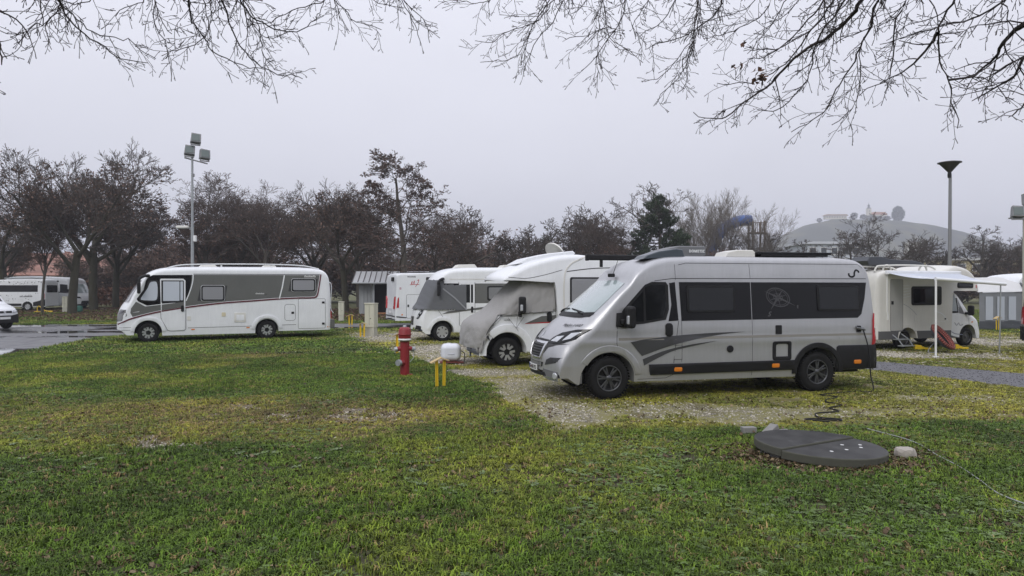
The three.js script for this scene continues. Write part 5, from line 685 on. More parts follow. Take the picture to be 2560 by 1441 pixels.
// ---------- trees ----------
function tubesGeo(list) {                                // list of {p:[V3], r:[radius], n}
  let nv = 0, ni = 0; for (const b of list) { nv += b.p.length * b.n; ni += (b.p.length - 1) * b.n * 6; }
  const v = new Float32Array(nv * 3), nn = new Float32Array(nv * 3), uv = new Float32Array(nv * 2), ix = new Uint32Array(ni); let a = 0, q = 0; const t = new V3(), u = new V3(), w = new V3();
  for (const b of list) { const base = a; let len = 0;
    for (let i = 0; i < b.p.length; i++) { t.subVectors(b.p[Math.min(i + 1, b.p.length - 1)], b.p[Math.max(0, i - 1)]).normalize(); u.set(Math.abs(t.y) > .9 ? 1 : 0, Math.abs(t.y) > .9 ? 0 : 1, 0).cross(t).normalize(); w.crossVectors(t, u); if (i) len += b.p[i].distanceTo(b.p[i - 1]);
      for (let k = 0; k < b.n; k++) { const f = k / b.n * 6.2832, c = Math.cos(f), s = Math.sin(f), x = u.x * c + w.x * s, y = u.y * c + w.y * s, z = u.z * c + w.z * s; v[a * 3] = b.p[i].x + x * b.r[i]; v[a * 3 + 1] = b.p[i].y + y * b.r[i]; v[a * 3 + 2] = b.p[i].z + z * b.r[i]; nn[a * 3] = x; nn[a * 3 + 1] = y; nn[a * 3 + 2] = z; uv[a * 2] = k / b.n * 2; uv[a * 2 + 1] = len; a++; } }
    for (let i = 0; i < b.p.length - 1; i++) for (let k = 0; k < b.n; k++) { const c = base + i * b.n + k, d = base + i * b.n + (k + 1) % b.n; ix[q++] = c; ix[q++] = d; ix[q++] = c + b.n; ix[q++] = d; ix[q++] = d + b.n; ix[q++] = c + b.n; } }
  const g = new THREE.BufferGeometry(); g.setAttribute('position', new THREE.BufferAttribute(v, 3)); g.setAttribute('normal', new THREE.BufferAttribute(nn, 3)); g.setAttribute('uv', new THREE.BufferAttribute(uv, 2)); g.setIndex(new THREE.BufferAttribute(ix, 1)); return g;
}
function leafCloud(pts, r, size, col) {                  // small curled leaf faces round the twigs
  const v = [], c = [], ix = [];
  for (const p of pts) { const s = size * (.6 + .8 * r()), a = new V3(r() - .5, r() - .5, r() - .5).normalize().multiplyScalar(s), b = new V3(r() - .5, r() - .9, r() - .5).normalize().multiplyScalar(s), k = .5 + r(), q = v.length / 3; v.push(p.x, p.y, p.z, p.x + a.x, p.y + a.y, p.z + a.z, p.x + a.x * .6 + b.x, p.y + a.y * .6 + b.y, p.z + a.z * .6 + b.z, p.x - a.x * .3 + b.x, p.y - a.y * .3 + b.y * .8, p.z - a.z * .3 + b.z); ix.push(q, q + 1, q + 2, q, q + 2, q + 3); for (let i = 0; i < 4; i++) c.push(col[0] * k, col[1] * k, col[2] * k); }
  const g = new THREE.BufferGeometry(); g.setAttribute('position', new THREE.Float32BufferAttribute(v, 3)); g.setAttribute('color', new THREE.Float32BufferAttribute(c, 3)); g.setIndex(ix); g.computeVertexNormals(); return g;
}
const bark = std([.085, .075, .062], .95, { bumpMap: barkB, bumpScale: .02 }), mossBark = std([.048, .045, .029], .95, { bumpMap: barkB, bumpScale: .03 }), twig = std([.070, .058, .050], .9), twigRed = std([.088, .066, .055], .9), twigPale = std([.17, .15, .125], .9), deadLeaf = std(0xffffff, .85, { vertexColors: true });
function grow(seed, o) {                                 // one bare tree, about o.h metres high
  const r = rng(seed), T = [], C = [], L = [], up = new V3(0, 1, 0), tmp = new V3();
  const lv = o.levels;
  (function branch(p, d, len, rad, l) {
    const q = lv[l], n = Math.max(2, Math.round(len / q.seg)), P = [p.clone()], R = [rad], dir = d.clone(); let c = p.clone();
    for (let i = 1; i <= n; i++) { dir.x += (r() - .5) * q.wig; dir.y += (r() - .5) * q.wig + q.up; dir.z += (r() - .5) * q.wig; dir.normalize(); c = c.clone().addScaledVector(dir, len / n); P.push(c); R.push(Math.max(o.min, rad * lerp(1, q.taper, i / n))); }
    (l < 2 ? T : C).push({ p: P, r: R, n: q.n });
    if (q.leaf) for (let i = 0; i < q.leaf; i++) if (r() < o.leafAt(c.y / o.h, r)) { const s = P[1 + Math.floor(r() * n)]; L.push(s.clone().add(tmp.set(r() - .5, r() - .6, r() - .5).multiplyScalar(q.ls || .25))); }
    if (l + 1 >= lv.length) return; const m = Math.round(q.kids * (.75 + .5 * r())), az0 = r() * 6.28;
    for (let k = 0; k < m; k++) { const t = q.from + (1 - q.from) * (k + .3 + .6 * r()) / m, f = Math.min(n - 1e-3, t * n), i = Math.floor(f), s = P[i].clone().lerp(P[i + 1], f - i), ax = P[i + 1].clone().sub(P[i]).normalize(), side = tmp.set(Math.cos(az0 + k * 2.4), Math.sin(az0 * 3 + k) * .3, Math.sin(az0 + k * 2.4)).clone(); side.addScaledVector(ax, -side.dot(ax)).normalize(); const ang = q.ang * (.7 + .6 * r()); branch(s, ax.multiplyScalar(Math.cos(ang)).addScaledVector(side, Math.sin(ang)), len * q.ratio * (1.15 - .55 * t) * (.7 + .6 * r()), Math.max(o.min, lerp(rad, rad * q.taper, t) * q.rk), l + 1); }
  })(new V3(0, -.1, 0), new V3(o.lean || 0, 1, 0).normalize(), o.trunk, o.rad, 0);
  return { trunk: tubesGeo(T), crown: tubesGeo(C), leaves: L.length ? leafCloud(L, r, o.ls || .1, o.lc || [.075, .045, .04]) : null };
}
const lvl = (seg, wig, up, taper, n, kids, from, ratio, ang, rk, x = {}) => ({ seg, wig, up, taper, n, kids, from, ratio, ang, rk, ...x });
const KIND = {
  spreading: s => grow(s, { h: 7.6, trunk: 2.6, rad: .17, min: .0075, ls: .06, lc: [.11, .07, .052], leafAt: y => y > .42 && y < .74 ? .36 : y > .74 ? .03 : .12, levels: [lvl(.6, .12, .02, .75, 10, 5, .62, 1.75, .72, .62), lvl(.6, .3, .05, .4, 7, 7, .25, .55, .75, .55), lvl(.4, .34, .06, .4, 5, 7, .15, .62, .7, .55), lvl(.3, .36, .05, .5, 3, 6, .15, .62, .62, .6, { leaf: 2 }), lvl(.25, .36, .06, .5, 3, 4, .2, .66, .55, .7, { leaf: 3 }), lvl(.22, .4, .04, .6, 3, 0, 0, 0, 0, 0, { leaf: 2 })] }),
  round: s => grow(s, { h: 7.9, trunk: 3.3, rad: .145, min: .0075, ls: .055, lc: [.13, .078, .056], leafAt: y => y < .6 ? .38 : .04, levels: [lvl(.6, .15, .03, .7, 9, 7, .45, 1.25, .65, .58), lvl(.5, .35, .06, .4, 6, 7, .2, .6, .75, .55), lvl(.4, .45, .04, .4, 4, 7, .15, .55, .75, .55), lvl(.3, .5, .03, .5, 3, 6, .15, .55, .75, .6, { leaf: 2 }), lvl(.24, .5, .02, .6, 3, 4, .15, .6, .7, .7, { leaf: 3 }), lvl(.2, .4, .03, .6, 3, 0, 0, 0, 0, 0, { leaf: 1 })] }),
  clumpy: s => grow(s, { h: 13, trunk: 10.2, rad: .22, min: .012, ls: .085, lc: [.09, .056, .045], leafAt: (y, r) => .75, levels: [lvl(.8, .10, .02, .25, 9, 17, .22, .36, 1.0, .42), lvl(.4, .35, .05, .35, 5, 7, .3, .5, .75, .5), lvl(.3, .45, .04, .5, 3, 6, .3, .5, .8, .6, { leaf: 2, ls: .3 }), lvl(.22, .4, .03, .5, 3, 3, .3, .6, .7, .7, { leaf: 5, ls: .25 }), lvl(.2, .4, -.02, .6, 3, 0, 0, 0, 0, 0, { leaf: 3, ls: .2 })] }),
  gnarly: s => grow(s, { h: 5.5, trunk: 2.2, rad: .125, min: .008, ls: .06, lc: [.07, .045, .04], leafAt: y => y < .5 ? .25 : .1, levels: [lvl(.5, .25, .02, .75, 8, 5, .5, 1.35, .75, .6), lvl(.35, .55, .04, .4, 6, 6, .25, .55, .85, .58), lvl(.25, .7, .02, .4, 4, 6, .2, .55, .85, .6), lvl(.2, .7, .05, .6, 3, 5, .2, .55, .8, .7, { leaf: 1 }), lvl(.16, .7, .12, .6, 3, 3, .2, .6, .7, .8, { leaf: 1 }), lvl(.14, .5, .12, .7, 3, 0, 0, 0, 0, 0)] }),
  fine: s => grow(s, { h: 9, trunk: 2.6, rad: .11, min: .0065, leafAt: () => 0, levels: [lvl(.6, .08, .03, .7, 8, 9, .3, 1.9, .38, .5), lvl(.6, .16, .06, .35, 5, 9, .15, .5, .42, .5), lvl(.4, .22, .07, .4, 3, 8, .15, .5, .45, .55), lvl(.3, .25, .06, .5, 3, 6, .15, .55, .45, .65), lvl(.25, .25, .05, .6, 3, 0, 0, 0, 0, 0)] }),
  thicket: s => grow(s, { h: 6, trunk: .5, rad: .06, min: .008, ls: .07, lc: [.135, .084, .062], leafAt: () => .55, levels: [lvl(.3, .1, 0, .9, 6, 11, .2, 6.5, .6, .7), lvl(.5, .3, .05, .35, 4, 9, .15, .42, .7, .6), lvl(.35, .45, .03, .4, 3, 8, .1, .5, .75, .7, { leaf: 2 }), lvl(.28, .45, .03, .5, 3, 5, .15, .6, .7, .8, { leaf: 3 }), lvl(.25, .4, .03, .6, 3, 0, 0, 0, 0, 0, { leaf: 2 })] }),
};
const PROTO = {}; const kind = (k, s) => PROTO[k + s] ??= KIND[k](s);
const hgt = {}; function heightOf(k, s) { return hgt[k + s] ??= (() => { const g = kind(k, s).crown; g.computeBoundingBox(); return g.boundingBox.max.y; })(); }
function plant(k, s, x, d, h, turn, label, name = 'bare_tree', cat = 'tree', tw = twig, group = 'bare trees behind the campsite', wide = 1) {
  const P = kind(k, s), t = thing(name, label, cat, [x, 0, -d], turn, group), f = h / heightOf(k, s); t.scale.set(f * wide, f, f * wide);
  mesh('trunk', P.trunk, k === 'spreading' ? mossBark : bark, t); mesh('crown', P.crown, tw, t); if (P.leaves) mesh('dead_leaves', P.leaves, deadLeaf, t); return t;
}
const G2 = 'bare trees behind the campsite';
// [kind, variant, X, distance, height, turn, label]
const TREES = [
  ['spreading', 1, -32.2, 51.5, 12.0, .4, 'big bare tree with mossy forked trunk, second from the left edge'], ['spreading', 2, -35.4, 59.5, 14.2, 1.9, 'tallest bare tree on the left with thick mossy trunk'], ['spreading', 3, -36.6, 65.0, 12.5, 4.4, 'bare tree forking low in front of the brown hedge'],
  ['spreading', 2, -42.0, 58.0, 11.2, 3.0, 'bare tree with dark leaf clumps at the left edge'], ['round', 1, -35.4, 53.0, 9.2, .4, 'thin young bare tree with slim leaning trunk beside the distant camper van'], ['round', 2, -54.0, 75, 9.5, 2.4, 'slim bare tree right at the left edge of the picture'],
  ['round', 1, -29.0, 66.0, 12.6, 1.2, 'round bare tree just right of the floodlight mast'], ['round', 2, -27.0, 70.0, 13.0, 5.2, 'brown bare tree above the middle of the grey striped motorhome'], ['round', 3, -22.4, 64.0, 11.0, .3, 'round brown tree left of the tall bent one above the grey striped motorhome'], ['spreading', 3, -20.4, 73.0, 13.2, 2.2, 'tall bare tree with crooked bare top above the tail of the grey striped motorhome'],
  ['spreading', 1, -13.0, 55.0, 10.5, 3.4, 'bare tree with leaning double trunk left of the wash house'], ['round', 1, -14.8, 68.0, 11.6, 4.2, 'bushy brown tree behind the wash house roof'],
  ['round', 3, -6.6, 60.0, 8.8, 5.0, 'low bare tree right of the leaf-clad tree'], ['gnarly', 1, -4.3, 70.0, 10.2, 1.0, 'thin crooked bare tree left of the gap in the middle'], ['gnarly', 2, .4, 60.0, 8.9, .0, 'crooked bare tree standing free above the dark covered motorhome'], ['gnarly', 3, 5.0, 68.0, 8.4, 3.1, 'low crooked tree above the cloth covered motorhome'],
  ['gnarly', 1, 7.4, 70, 9.6, 4.3, 'crooked tree with dark pods left of the slender one'], ['round', 2, 8.6, 66.0, 9.4, 1.1, 'dense bare tree with dark pods left of the pine'], ['gnarly', 4, 12.5, 74.0, 13.4, 2.0, 'slender crooked tree rising beside the pine'],
  ['fine', 1, 22.6, 86.0, 14.4, .6, 'pale fine-twigged tree right of the pine'], ['fine', 2, 26.4, 88.0, 14.8, 2.8, 'pale fine-twigged tree in front of the blue slide'], ['fine', 1, 29.6, 84.0, 11.8, 4.0, 'pale rounded tree around the slide tower'], ['gnarly', 2, 31.6, 86.0, 9.4, 3.2, 'low bare tree right of the slide tower'], ['gnarly', 3, 36.4, 88.0, 7.9, 1.3, 'low brown tree left of the grey hall'], ['gnarly', 1, 38.6, 80.0, 8.6, .2, 'crooked bare tree in front of the hill, left of two'], ['gnarly', 4, 40.6, 76.0, 10.0, 5.0, 'crooked bare tree with wide crown below the chapel'], ['gnarly', 2, 51.0, 84.0, 8.6, 1.7, 'bare tree just left of the street lamp pole'], ['gnarly', 3, 53.4, 80.0, 9.0, 4.0, 'wide bare tree right of the street lamp pole'], ['round', 3, 60.0, 85.0, 7.6, 2.9, 'brown bare tree beside the right edge'], ['gnarly', 1, 56.0, 74.0, 7.2, 2.2, 'low bare tree above the caravan tent'],
];
for (const [k, s, x, d, h, a, l] of TREES) plant(k, s, x, d, h, a, l, 'bare_tree', 'tree', k === 'fine' ? twigPale : k === 'round' ? twigRed : twig, G2, k === 'round' && s === 1 && h < 10 ? .55 : 1);
plant('clumpy', 1, -7.8, 50.0, 11.6, 1.0, 'tall tree still hung with dark leaf clumps above the wash house', 'leafy_tree', 'tree', twig, 0, 1.35);
{ const r = rng(50); // shrubs that close the view under the trees
    const xs = []; for (let i = 0; i < 34; i++) xs.push(-64 + i * 3.9 + 1.6 * (r() - .5));
  xs.forEach((x, i) => { if (x < -50) return; const d = 80 + 12 * r(), px = 1280 + 1760 * x / d, h = px < 1260 ? 7.6 + 1.8 * r() : px < 1950 ? 5.6 + 1.5 * r() : 4.4 + 1.2 * r(); const t = plant('thicket', 1 + i % 3, x, d, h, r() * 6.28, 'brown twiggy shrub in the long thicket behind the trees', 'shrub', 'shrub', i % 2 ? twigRed : twig, 'shrubs of the far thicket', 1.35); }); }
{ // clipped beech hedge at the left
  const r = rng(9), L = []; for (let i = 0; i < 9000; i++) L.push(new V3((r() - .5) * 17, .15 + 1.75 * Math.pow(r(), .8) * (.92 + .1 * n2(i * .01, 3)), (r() - .5) * .9)); const t = thing('hedge', 'clipped brown beech hedge behind the left trees', 'hedge', [-35.5, 0, -70.5], -.05); mesh('dead_leaves', leafCloud(L, r, .14, [.13, .062, .038]), deadLeaf, t); const S = []; for (let i = 0; i < 60; i++) { const x = -8.4 + i * .285, p = [new V3(x, -.05, 0), new V3(x + .1 * (r() - .5), .9, .1 * (r() - .5)), new V3(x + .3 * (r() - .5), 1.75, .3 * (r() - .5))]; S.push({ p, r: [.03, .022, .012], n: 4 }); } mesh('stems', tubesGeo(S), bark, t); }
// pine: whorls of boughs with tufts of needles
function pine(x, d, h, seed, label, dens = 1) {
  const r = rng(seed), B = [], tufts = [], t = thing('pine_tree', label, 'tree', [x, 0, -d]), T = [{ p: [new V3(0, -.1, 0), new V3(.1, h * .5, 0), new V3(0, h * .97, .1)], r: [.22, .14, .02], n: 8 }];
  for (let y = h * .14; y < h * .97; y += h * .028) { const f = (y / h - .14) / .83, R = h * .33 * Math.pow(1 - f, .7) * (.75 + .5 * r()) + .15, n = 4 + Math.floor(3 * r()); for (let k = 0; k < n; k++) { const a = r() * 6.28, l = R * (.65 + .5 * r()), e = new V3(Math.cos(a) * l, y + l * (.25 + .3 * f), Math.sin(a) * l), m = new V3(Math.cos(a) * l * .5, y + l * .02, Math.sin(a) * l * .5); B.push({ p: [new V3(0, y, 0), m, e], r: [.05, .035, .012], n: 4 }); const c = Math.max(3, Math.round(l * 9 * dens)); for (let i = 0; i < c; i++) { const q = .35 + .65 * Math.sqrt(r()), P = q < .5 ? m.clone().lerp(new V3(0, y, 0), 1 - q * 2) : m.clone().lerp(e, q * 2 - 1); tufts.push(P.add(new V3((r() - .5) * .5, (r() - .3) * .35, (r() - .5) * .5))); } } }
  mesh('trunk', tubesGeo(T), bark, t); mesh('boughs', tubesGeo(B), bark, t);
  const v = [], c = [], ix = []; for (const p of tufts) { const k = .6 + .8 * r(), up = new V3(r() - .5, .7 + .4 * r(), r() - .5).normalize(); for (let i = 0; i < 11; i++) { const dir = new V3(r() - .5, r() - .35, r() - .5).normalize().add(up.clone().multiplyScalar(.5)).normalize(), L = .16 + .12 * r(), w = .026, s = new V3(-dir.z, 0, dir.x).normalize().multiplyScalar(w), q = v.length / 3; v.push(p.x - s.x, p.y, p.z - s.z, p.x + s.x, p.y, p.z + s.z, p.x + dir.x * L, p.y + dir.y * L, p.z + dir.z * L); ix.push(q, q + 1, q + 2); for (let z = 0; z < 3; z++) c.push(.044 * k, .072 * k, .028 * k); } }
  const g = new THREE.BufferGeometry(); g.setAttribute('position', new THREE.Float32BufferAttribute(v, 3)); g.setAttribute('color', new THREE.Float32BufferAttribute(c, 3)); g.setIndex(ix); g.computeVertexNormals(); mesh('needles', g, std(0xffffff, .7, { vertexColors: true }), t);
}
pine(14.6, 70, 11.2, 3, 'dark green pine tree in the middle of the tree line', 3.6); pine(4.6, 92, 8.6, 8, 'small dark pine far behind the crooked bare trees'); 
if (0) for (const k in PROTO) { const p = PROTO[k]; console.log(k, hgt[k]?.toFixed(2), p.trunk.index.count / 3, p.crown.index.count / 3, p.leaves ? p.leaves.index.count / 3 : 0); }
const LEFT_BOUGHS = [
[0.013,[[-3.32,4.15,-5.16],[-3.36,4.13,-5.24],[-3.40,4.10,-5.38],[-3.38,4.05,-5.44],[-3.35,4.02,-5.53],[-3.30,3.99,-5.68],[-3.30,3.97,-5.87],[-3.23,3.95,-5.95],[-3.12,3.97,-6.04]]],
[0.007,[[-3.34,4.12,-5.21],[-3.46,4.02,-5.24],[-3.44,3.98,-5.19],[-3.41,3.88,-5.16],[-3.36,3.82,-5.14]]],
[0.006,[[-3.42,3.96,-5.15],[-3.54,3.99,-5.22],[-3.59,3.88,-5.15],[-3.62,3.88,-5.10],[-3.70,3.88,-5.05]]],
[0.007,[[-3.39,4.15,-5.35],[-3.38,4.12,-5.48],[-3.39,4.10,-5.65],[-3.34,4.10,-5.78],[-3.29,4.12,-5.91],[-3.26,4.15,-6.03],[-3.18,4.07,-6.02],[-3.15,4.07,-6.22]]],
[0.011,[[-2.59,4.35,-5.63],[-2.62,4.30,-5.69],[-2.61,4.21,-5.73],[-2.64,4.21,-5.86],[-2.58,4.12,-5.89],[-2.59,4.08,-6.11],[-2.52,4.06,-6.19],[-2.42,4.01,-6.23],[-2.34,4.00,-6.28],[-2.26,4.04,-6.47]]],
[0.012,[[-2.40,4.43,-5.81],[-2.42,4.38,-5.95],[-2.43,4.31,-6.03],[-2.38,4.19,-6.07],[-2.34,4.09,-6.14],[-2.30,4.06,-6.26],[-2.23,4.01,-6.32],[-2.10,3.95,-6.37],[-2.02,3.99,-6.48],[-1.98,4.01,-6.65]]],
[0.010,[[-2.14,4.31,-5.53],[-2.14,4.27,-5.70],[-2.13,4.29,-5.96],[-2.07,4.27,-6.08],[-2.02,4.32,-6.29],[-1.96,4.39,-6.45],[-1.84,4.55,-6.60],[-1.82,4.86,-6.88]]],
[0.008,[[-2.50,4.44,-5.85],[-2.50,4.29,-5.85],[-2.50,4.14,-5.79],[-2.48,4.08,-5.82]]],
[0.008,[[-2.49,4.37,-5.66],[-2.48,4.23,-5.72],[-2.52,4.17,-5.82],[-2.57,4.07,-5.79],[-2.70,4.04,-5.87],[-2.88,4.03,-5.96]]],
[0.007,[[-2.66,4.19,-5.24],[-2.69,4.09,-5.27],[-2.68,3.99,-5.34],[-2.68,3.93,-5.46],[-2.67,3.86,-5.48],[-2.65,3.77,-5.46]]],
[0.005,[[-2.77,4.27,-5.47],[-2.77,4.13,-5.60],[-2.80,4.11,-5.79]]],
[0.008,[[-2.33,4.47,-6.13],[-2.36,4.44,-6.33],[-2.31,4.36,-6.46],[-2.24,4.37,-6.57],[-2.13,4.44,-6.64]]],
[0.006,[[-2.29,4.48,-5.97],[-2.18,4.33,-5.98],[-2.20,4.18,-6.19],[-2.26,4.12,-6.45],[-2.24,4.09,-6.58],[-2.20,4.10,-6.69]]],
[0.006,[[-1.62,4.66,-6.37],[-1.53,4.59,-6.47],[-1.48,4.54,-6.65],[-1.39,4.55,-6.72],[-1.28,4.54,-6.85]]],
[0.006,[[-1.02,4.66,-6.39],[-0.97,4.59,-6.44],[-0.92,4.50,-6.58],[-0.89,4.44,-6.77],[-0.88,4.35,-6.77]]],
[0.005,[[-0.96,4.55,-6.12],[-0.87,4.49,-6.26],[-0.80,4.47,-6.41],[-0.77,4.35,-6.65]]],
[0.007,[[-1.63,4.58,-6.18],[-1.78,4.52,-6.21],[-1.91,4.49,-6.22],[-2.11,4.50,-6.40],[-2.16,4.43,-6.35],[-2.31,4.41,-6.35]]],
[0.012,[[-3.52,3.86,-4.73],[-3.46,3.72,-4.73],[-3.45,3.68,-4.75],[-3.50,3.65,-4.83],[-3.43,3.55,-4.74]]],
[0.010,[[-3.57,3.95,-4.83],[-3.60,3.98,-4.95],[-3.57,3.96,-4.96]]],
[0.004,[[-2.97,4.37,-5.68],[-2.99,4.22,-5.47],[-3.06,4.18,-5.47],[-3.07,4.12,-5.44]]],
[0.007,[[-3.21,4.25,-5.39],[-3.34,4.23,-5.44],[-3.36,4.19,-5.33],[-3.38,4.18,-5.26]]],
[0.004,[[-1.31,4.74,-6.59],[-1.20,4.70,-6.63],[-1.04,4.73,-6.79]]],
[0.006,[[-2.81,4.49,-5.96],[-2.73,4.53,-6.16],[-2.61,4.57,-6.25]]]];
const RIGHT_BOUGHS = [
[0.010,[[0.37,4.83,-6.80],[0.25,4.66,-6.81],[0.20,4.59,-6.92],[0.14,4.46,-7.00],[0.10,4.36,-7.07],[0.09,4.29,-7.16]]],
[0.006,[[0.24,4.70,-7.06],[0.00,4.61,-7.04],[-0.12,4.58,-7.13],[-0.23,4.59,-7.37],[-0.38,4.64,-7.41]]],
[0.004,[[0.16,4.54,-7.08],[0.00,4.33,-7.08],[-0.19,4.37,-7.26],[-0.33,4.38,-7.32]]],
[0.008,[[0.51,4.77,-6.65],[0.42,4.63,-6.72],[0.33,4.51,-6.76],[0.23,4.40,-6.77],[0.16,4.26,-6.87],[0.12,4.20,-7.06]]],
[0.009,[[1.07,4.78,-6.66],[1.05,4.63,-6.73],[0.97,4.47,-6.71],[0.91,4.42,-6.83],[0.84,4.31,-6.91],[0.77,4.24,-6.96],[0.70,4.21,-7.05]]],
[0.005,[[0.97,4.48,-6.70],[0.91,4.55,-6.80],[0.78,4.51,-6.88],[0.63,4.48,-6.89],[0.52,4.53,-7.07]]],
[0.004,[[0.83,4.28,-6.87],[0.83,4.17,-6.78],[0.87,4.11,-6.98]]],
[0.004,[[0.93,4.40,-6.67],[1.00,4.28,-6.53],[1.11,4.11,-6.33]]],
[0.008,[[1.51,4.69,-6.46],[1.44,4.56,-6.51],[1.39,4.56,-6.81],[1.26,4.51,-6.93]]],
[0.005,[[-0.16,4.97,-7.13],[-0.33,4.97,-7.28],[-0.55,5.08,-7.49],[-0.65,5.14,-7.61]]],
[0.010,[[1.86,4.60,-6.24],[1.86,4.54,-6.40],[1.75,4.44,-6.42],[1.69,4.42,-6.52],[1.62,4.45,-6.80],[1.39,4.38,-6.79],[1.33,4.42,-7.06]]],
[0.006,[[1.61,4.30,-6.24],[1.60,4.24,-6.47],[1.54,4.17,-6.60],[1.44,4.06,-6.74],[1.27,4.02,-6.81]]],
[0.005,[[1.66,4.33,-6.36],[1.56,4.12,-6.33],[1.56,4.07,-6.48],[1.61,3.95,-6.50],[1.57,3.87,-6.66]]],
[0.005,[[1.59,4.04,-6.54],[1.47,3.91,-6.56],[1.40,3.84,-6.64],[1.34,3.74,-6.62]]],
[0.024,[[2.75,4.31,-5.53],[2.75,4.25,-5.70],[2.72,4.20,-5.76],[2.65,4.13,-5.91],[2.54,4.08,-5.95],[2.40,3.98,-5.96],[2.30,3.86,-6.08],[2.21,3.78,-6.23],[2.08,3.69,-6.27],[1.94,3.58,-6.27],[1.86,3.59,-6.49],[1.75,3.62,-6.57],[1.69,3.65,-6.53]]],
[0.014,[[2.59,4.43,-5.81],[2.52,4.32,-5.92],[2.45,4.23,-6.13],[2.36,4.14,-6.19],[2.26,4.11,-6.32],[2.18,4.14,-6.50]]],
[0.006,[[2.31,4.10,-6.07],[2.16,4.11,-6.14],[2.09,4.16,-6.34]]],
[0.011,[[2.72,4.47,-5.92],[2.68,4.37,-6.05],[2.59,4.26,-6.08],[2.52,4.13,-6.15],[2.44,4.04,-6.31],[2.32,3.95,-6.38],[2.17,3.89,-6.36],[2.09,3.94,-6.57],[1.90,3.93,-6.55]]],
[0.011,[[2.45,4.00,-5.67],[2.49,3.87,-5.84],[2.44,3.75,-5.85],[2.40,3.67,-6.00],[2.29,3.57,-5.98],[2.26,3.58,-6.18],[2.13,3.58,-6.15]]],
[0.013,[[2.83,4.28,-5.44],[2.86,4.16,-5.59],[2.84,4.04,-5.65],[2.85,4.00,-5.77],[2.86,3.90,-5.91],[2.77,3.75,-5.97],[2.64,3.52,-5.95],[2.59,3.47,-6.08],[2.47,3.41,-6.21]]],
[0.008,[[2.78,3.96,-5.60],[2.82,3.72,-5.71],[2.81,3.57,-5.75],[2.73,3.44,-5.76],[2.66,3.38,-5.86]]],
[0.012,[[3.07,4.28,-5.46],[2.98,4.13,-5.46],[3.04,4.04,-5.61],[3.09,3.86,-5.73],[3.06,3.73,-5.75],[2.99,3.71,-5.84],[2.93,3.65,-5.92]]],
[0.014,[[3.26,4.17,-5.17],[3.25,4.07,-5.30],[3.19,3.94,-5.27],[3.27,3.78,-5.38],[3.29,3.62,-5.32],[3.40,3.52,-5.45],[3.44,3.40,-5.47],[3.48,3.34,-5.48],[3.48,3.28,-5.49]]],
[0.009,[[3.17,3.93,-5.24],[3.23,3.91,-5.44],[3.14,3.81,-5.48],[3.16,3.78,-5.63],[2.95,3.67,-5.64]]],
[0.006,[[3.25,3.58,-5.23],[3.37,3.59,-5.21],[3.60,3.72,-5.28],[3.63,3.79,-5.15]]],
[0.016,[[3.70,3.95,-4.96],[3.63,3.91,-5.00],[3.68,3.91,-5.15],[3.65,3.85,-5.23],[3.67,3.78,-5.39],[3.60,3.70,-5.42],[3.55,3.67,-5.58]]],
[0.010,[[3.60,4.16,-5.17],[3.54,4.01,-5.02],[3.58,3.95,-5.07],[3.59,3.82,-5.00],[3.66,3.76,-4.97]]],
[0.011,[[3.61,4.15,-5.12],[3.50,4.08,-5.30],[3.52,4.15,-5.63],[3.36,4.14,-5.79],[3.29,4.15,-5.97],[3.21,4.16,-6.15]]],
[0.010,[[3.80,3.76,-5.07],[3.64,3.67,-5.01],[3.65,3.58,-5.13],[3.59,3.52,-5.18],[3.52,3.48,-5.25],[3.51,3.46,-5.37]]],
[0.006,[[3.78,3.44,-5.04],[3.72,3.37,-5.11],[3.57,3.27,-5.01],[3.62,3.27,-5.12]]],
[0.012,[[3.10,4.19,-5.23],[3.19,4.11,-5.29],[3.22,3.95,-5.32]]],
[0.008,[[2.38,4.69,-6.45],[2.30,4.55,-6.52],[2.23,4.55,-6.77],[2.02,4.48,-6.83],[1.91,4.52,-7.02]]],
[0.006,[[2.31,4.78,-6.66],[2.20,4.70,-6.80],[2.04,4.68,-6.90],[1.86,4.68,-7.06]]],
[0.007,[[2.38,4.53,-6.07],[2.32,4.39,-6.29],[2.29,4.33,-6.51],[2.23,4.25,-6.66]]],
[0.007,[[2.77,4.46,-5.88],[2.71,4.25,-5.92],[2.74,4.08,-6.02],[2.64,3.86,-5.97]]],
[0.004,[[0.74,4.87,-6.89],[0.69,4.80,-6.92],[0.60,4.77,-7.05]]],
[0.005,[[1.28,4.75,-6.61],[1.21,4.61,-6.66],[1.14,4.54,-6.69],[1.18,4.38,-6.68]]],
[0.006,[[2.61,4.66,-6.37],[2.52,4.55,-6.52],[2.36,4.52,-6.64]]]];
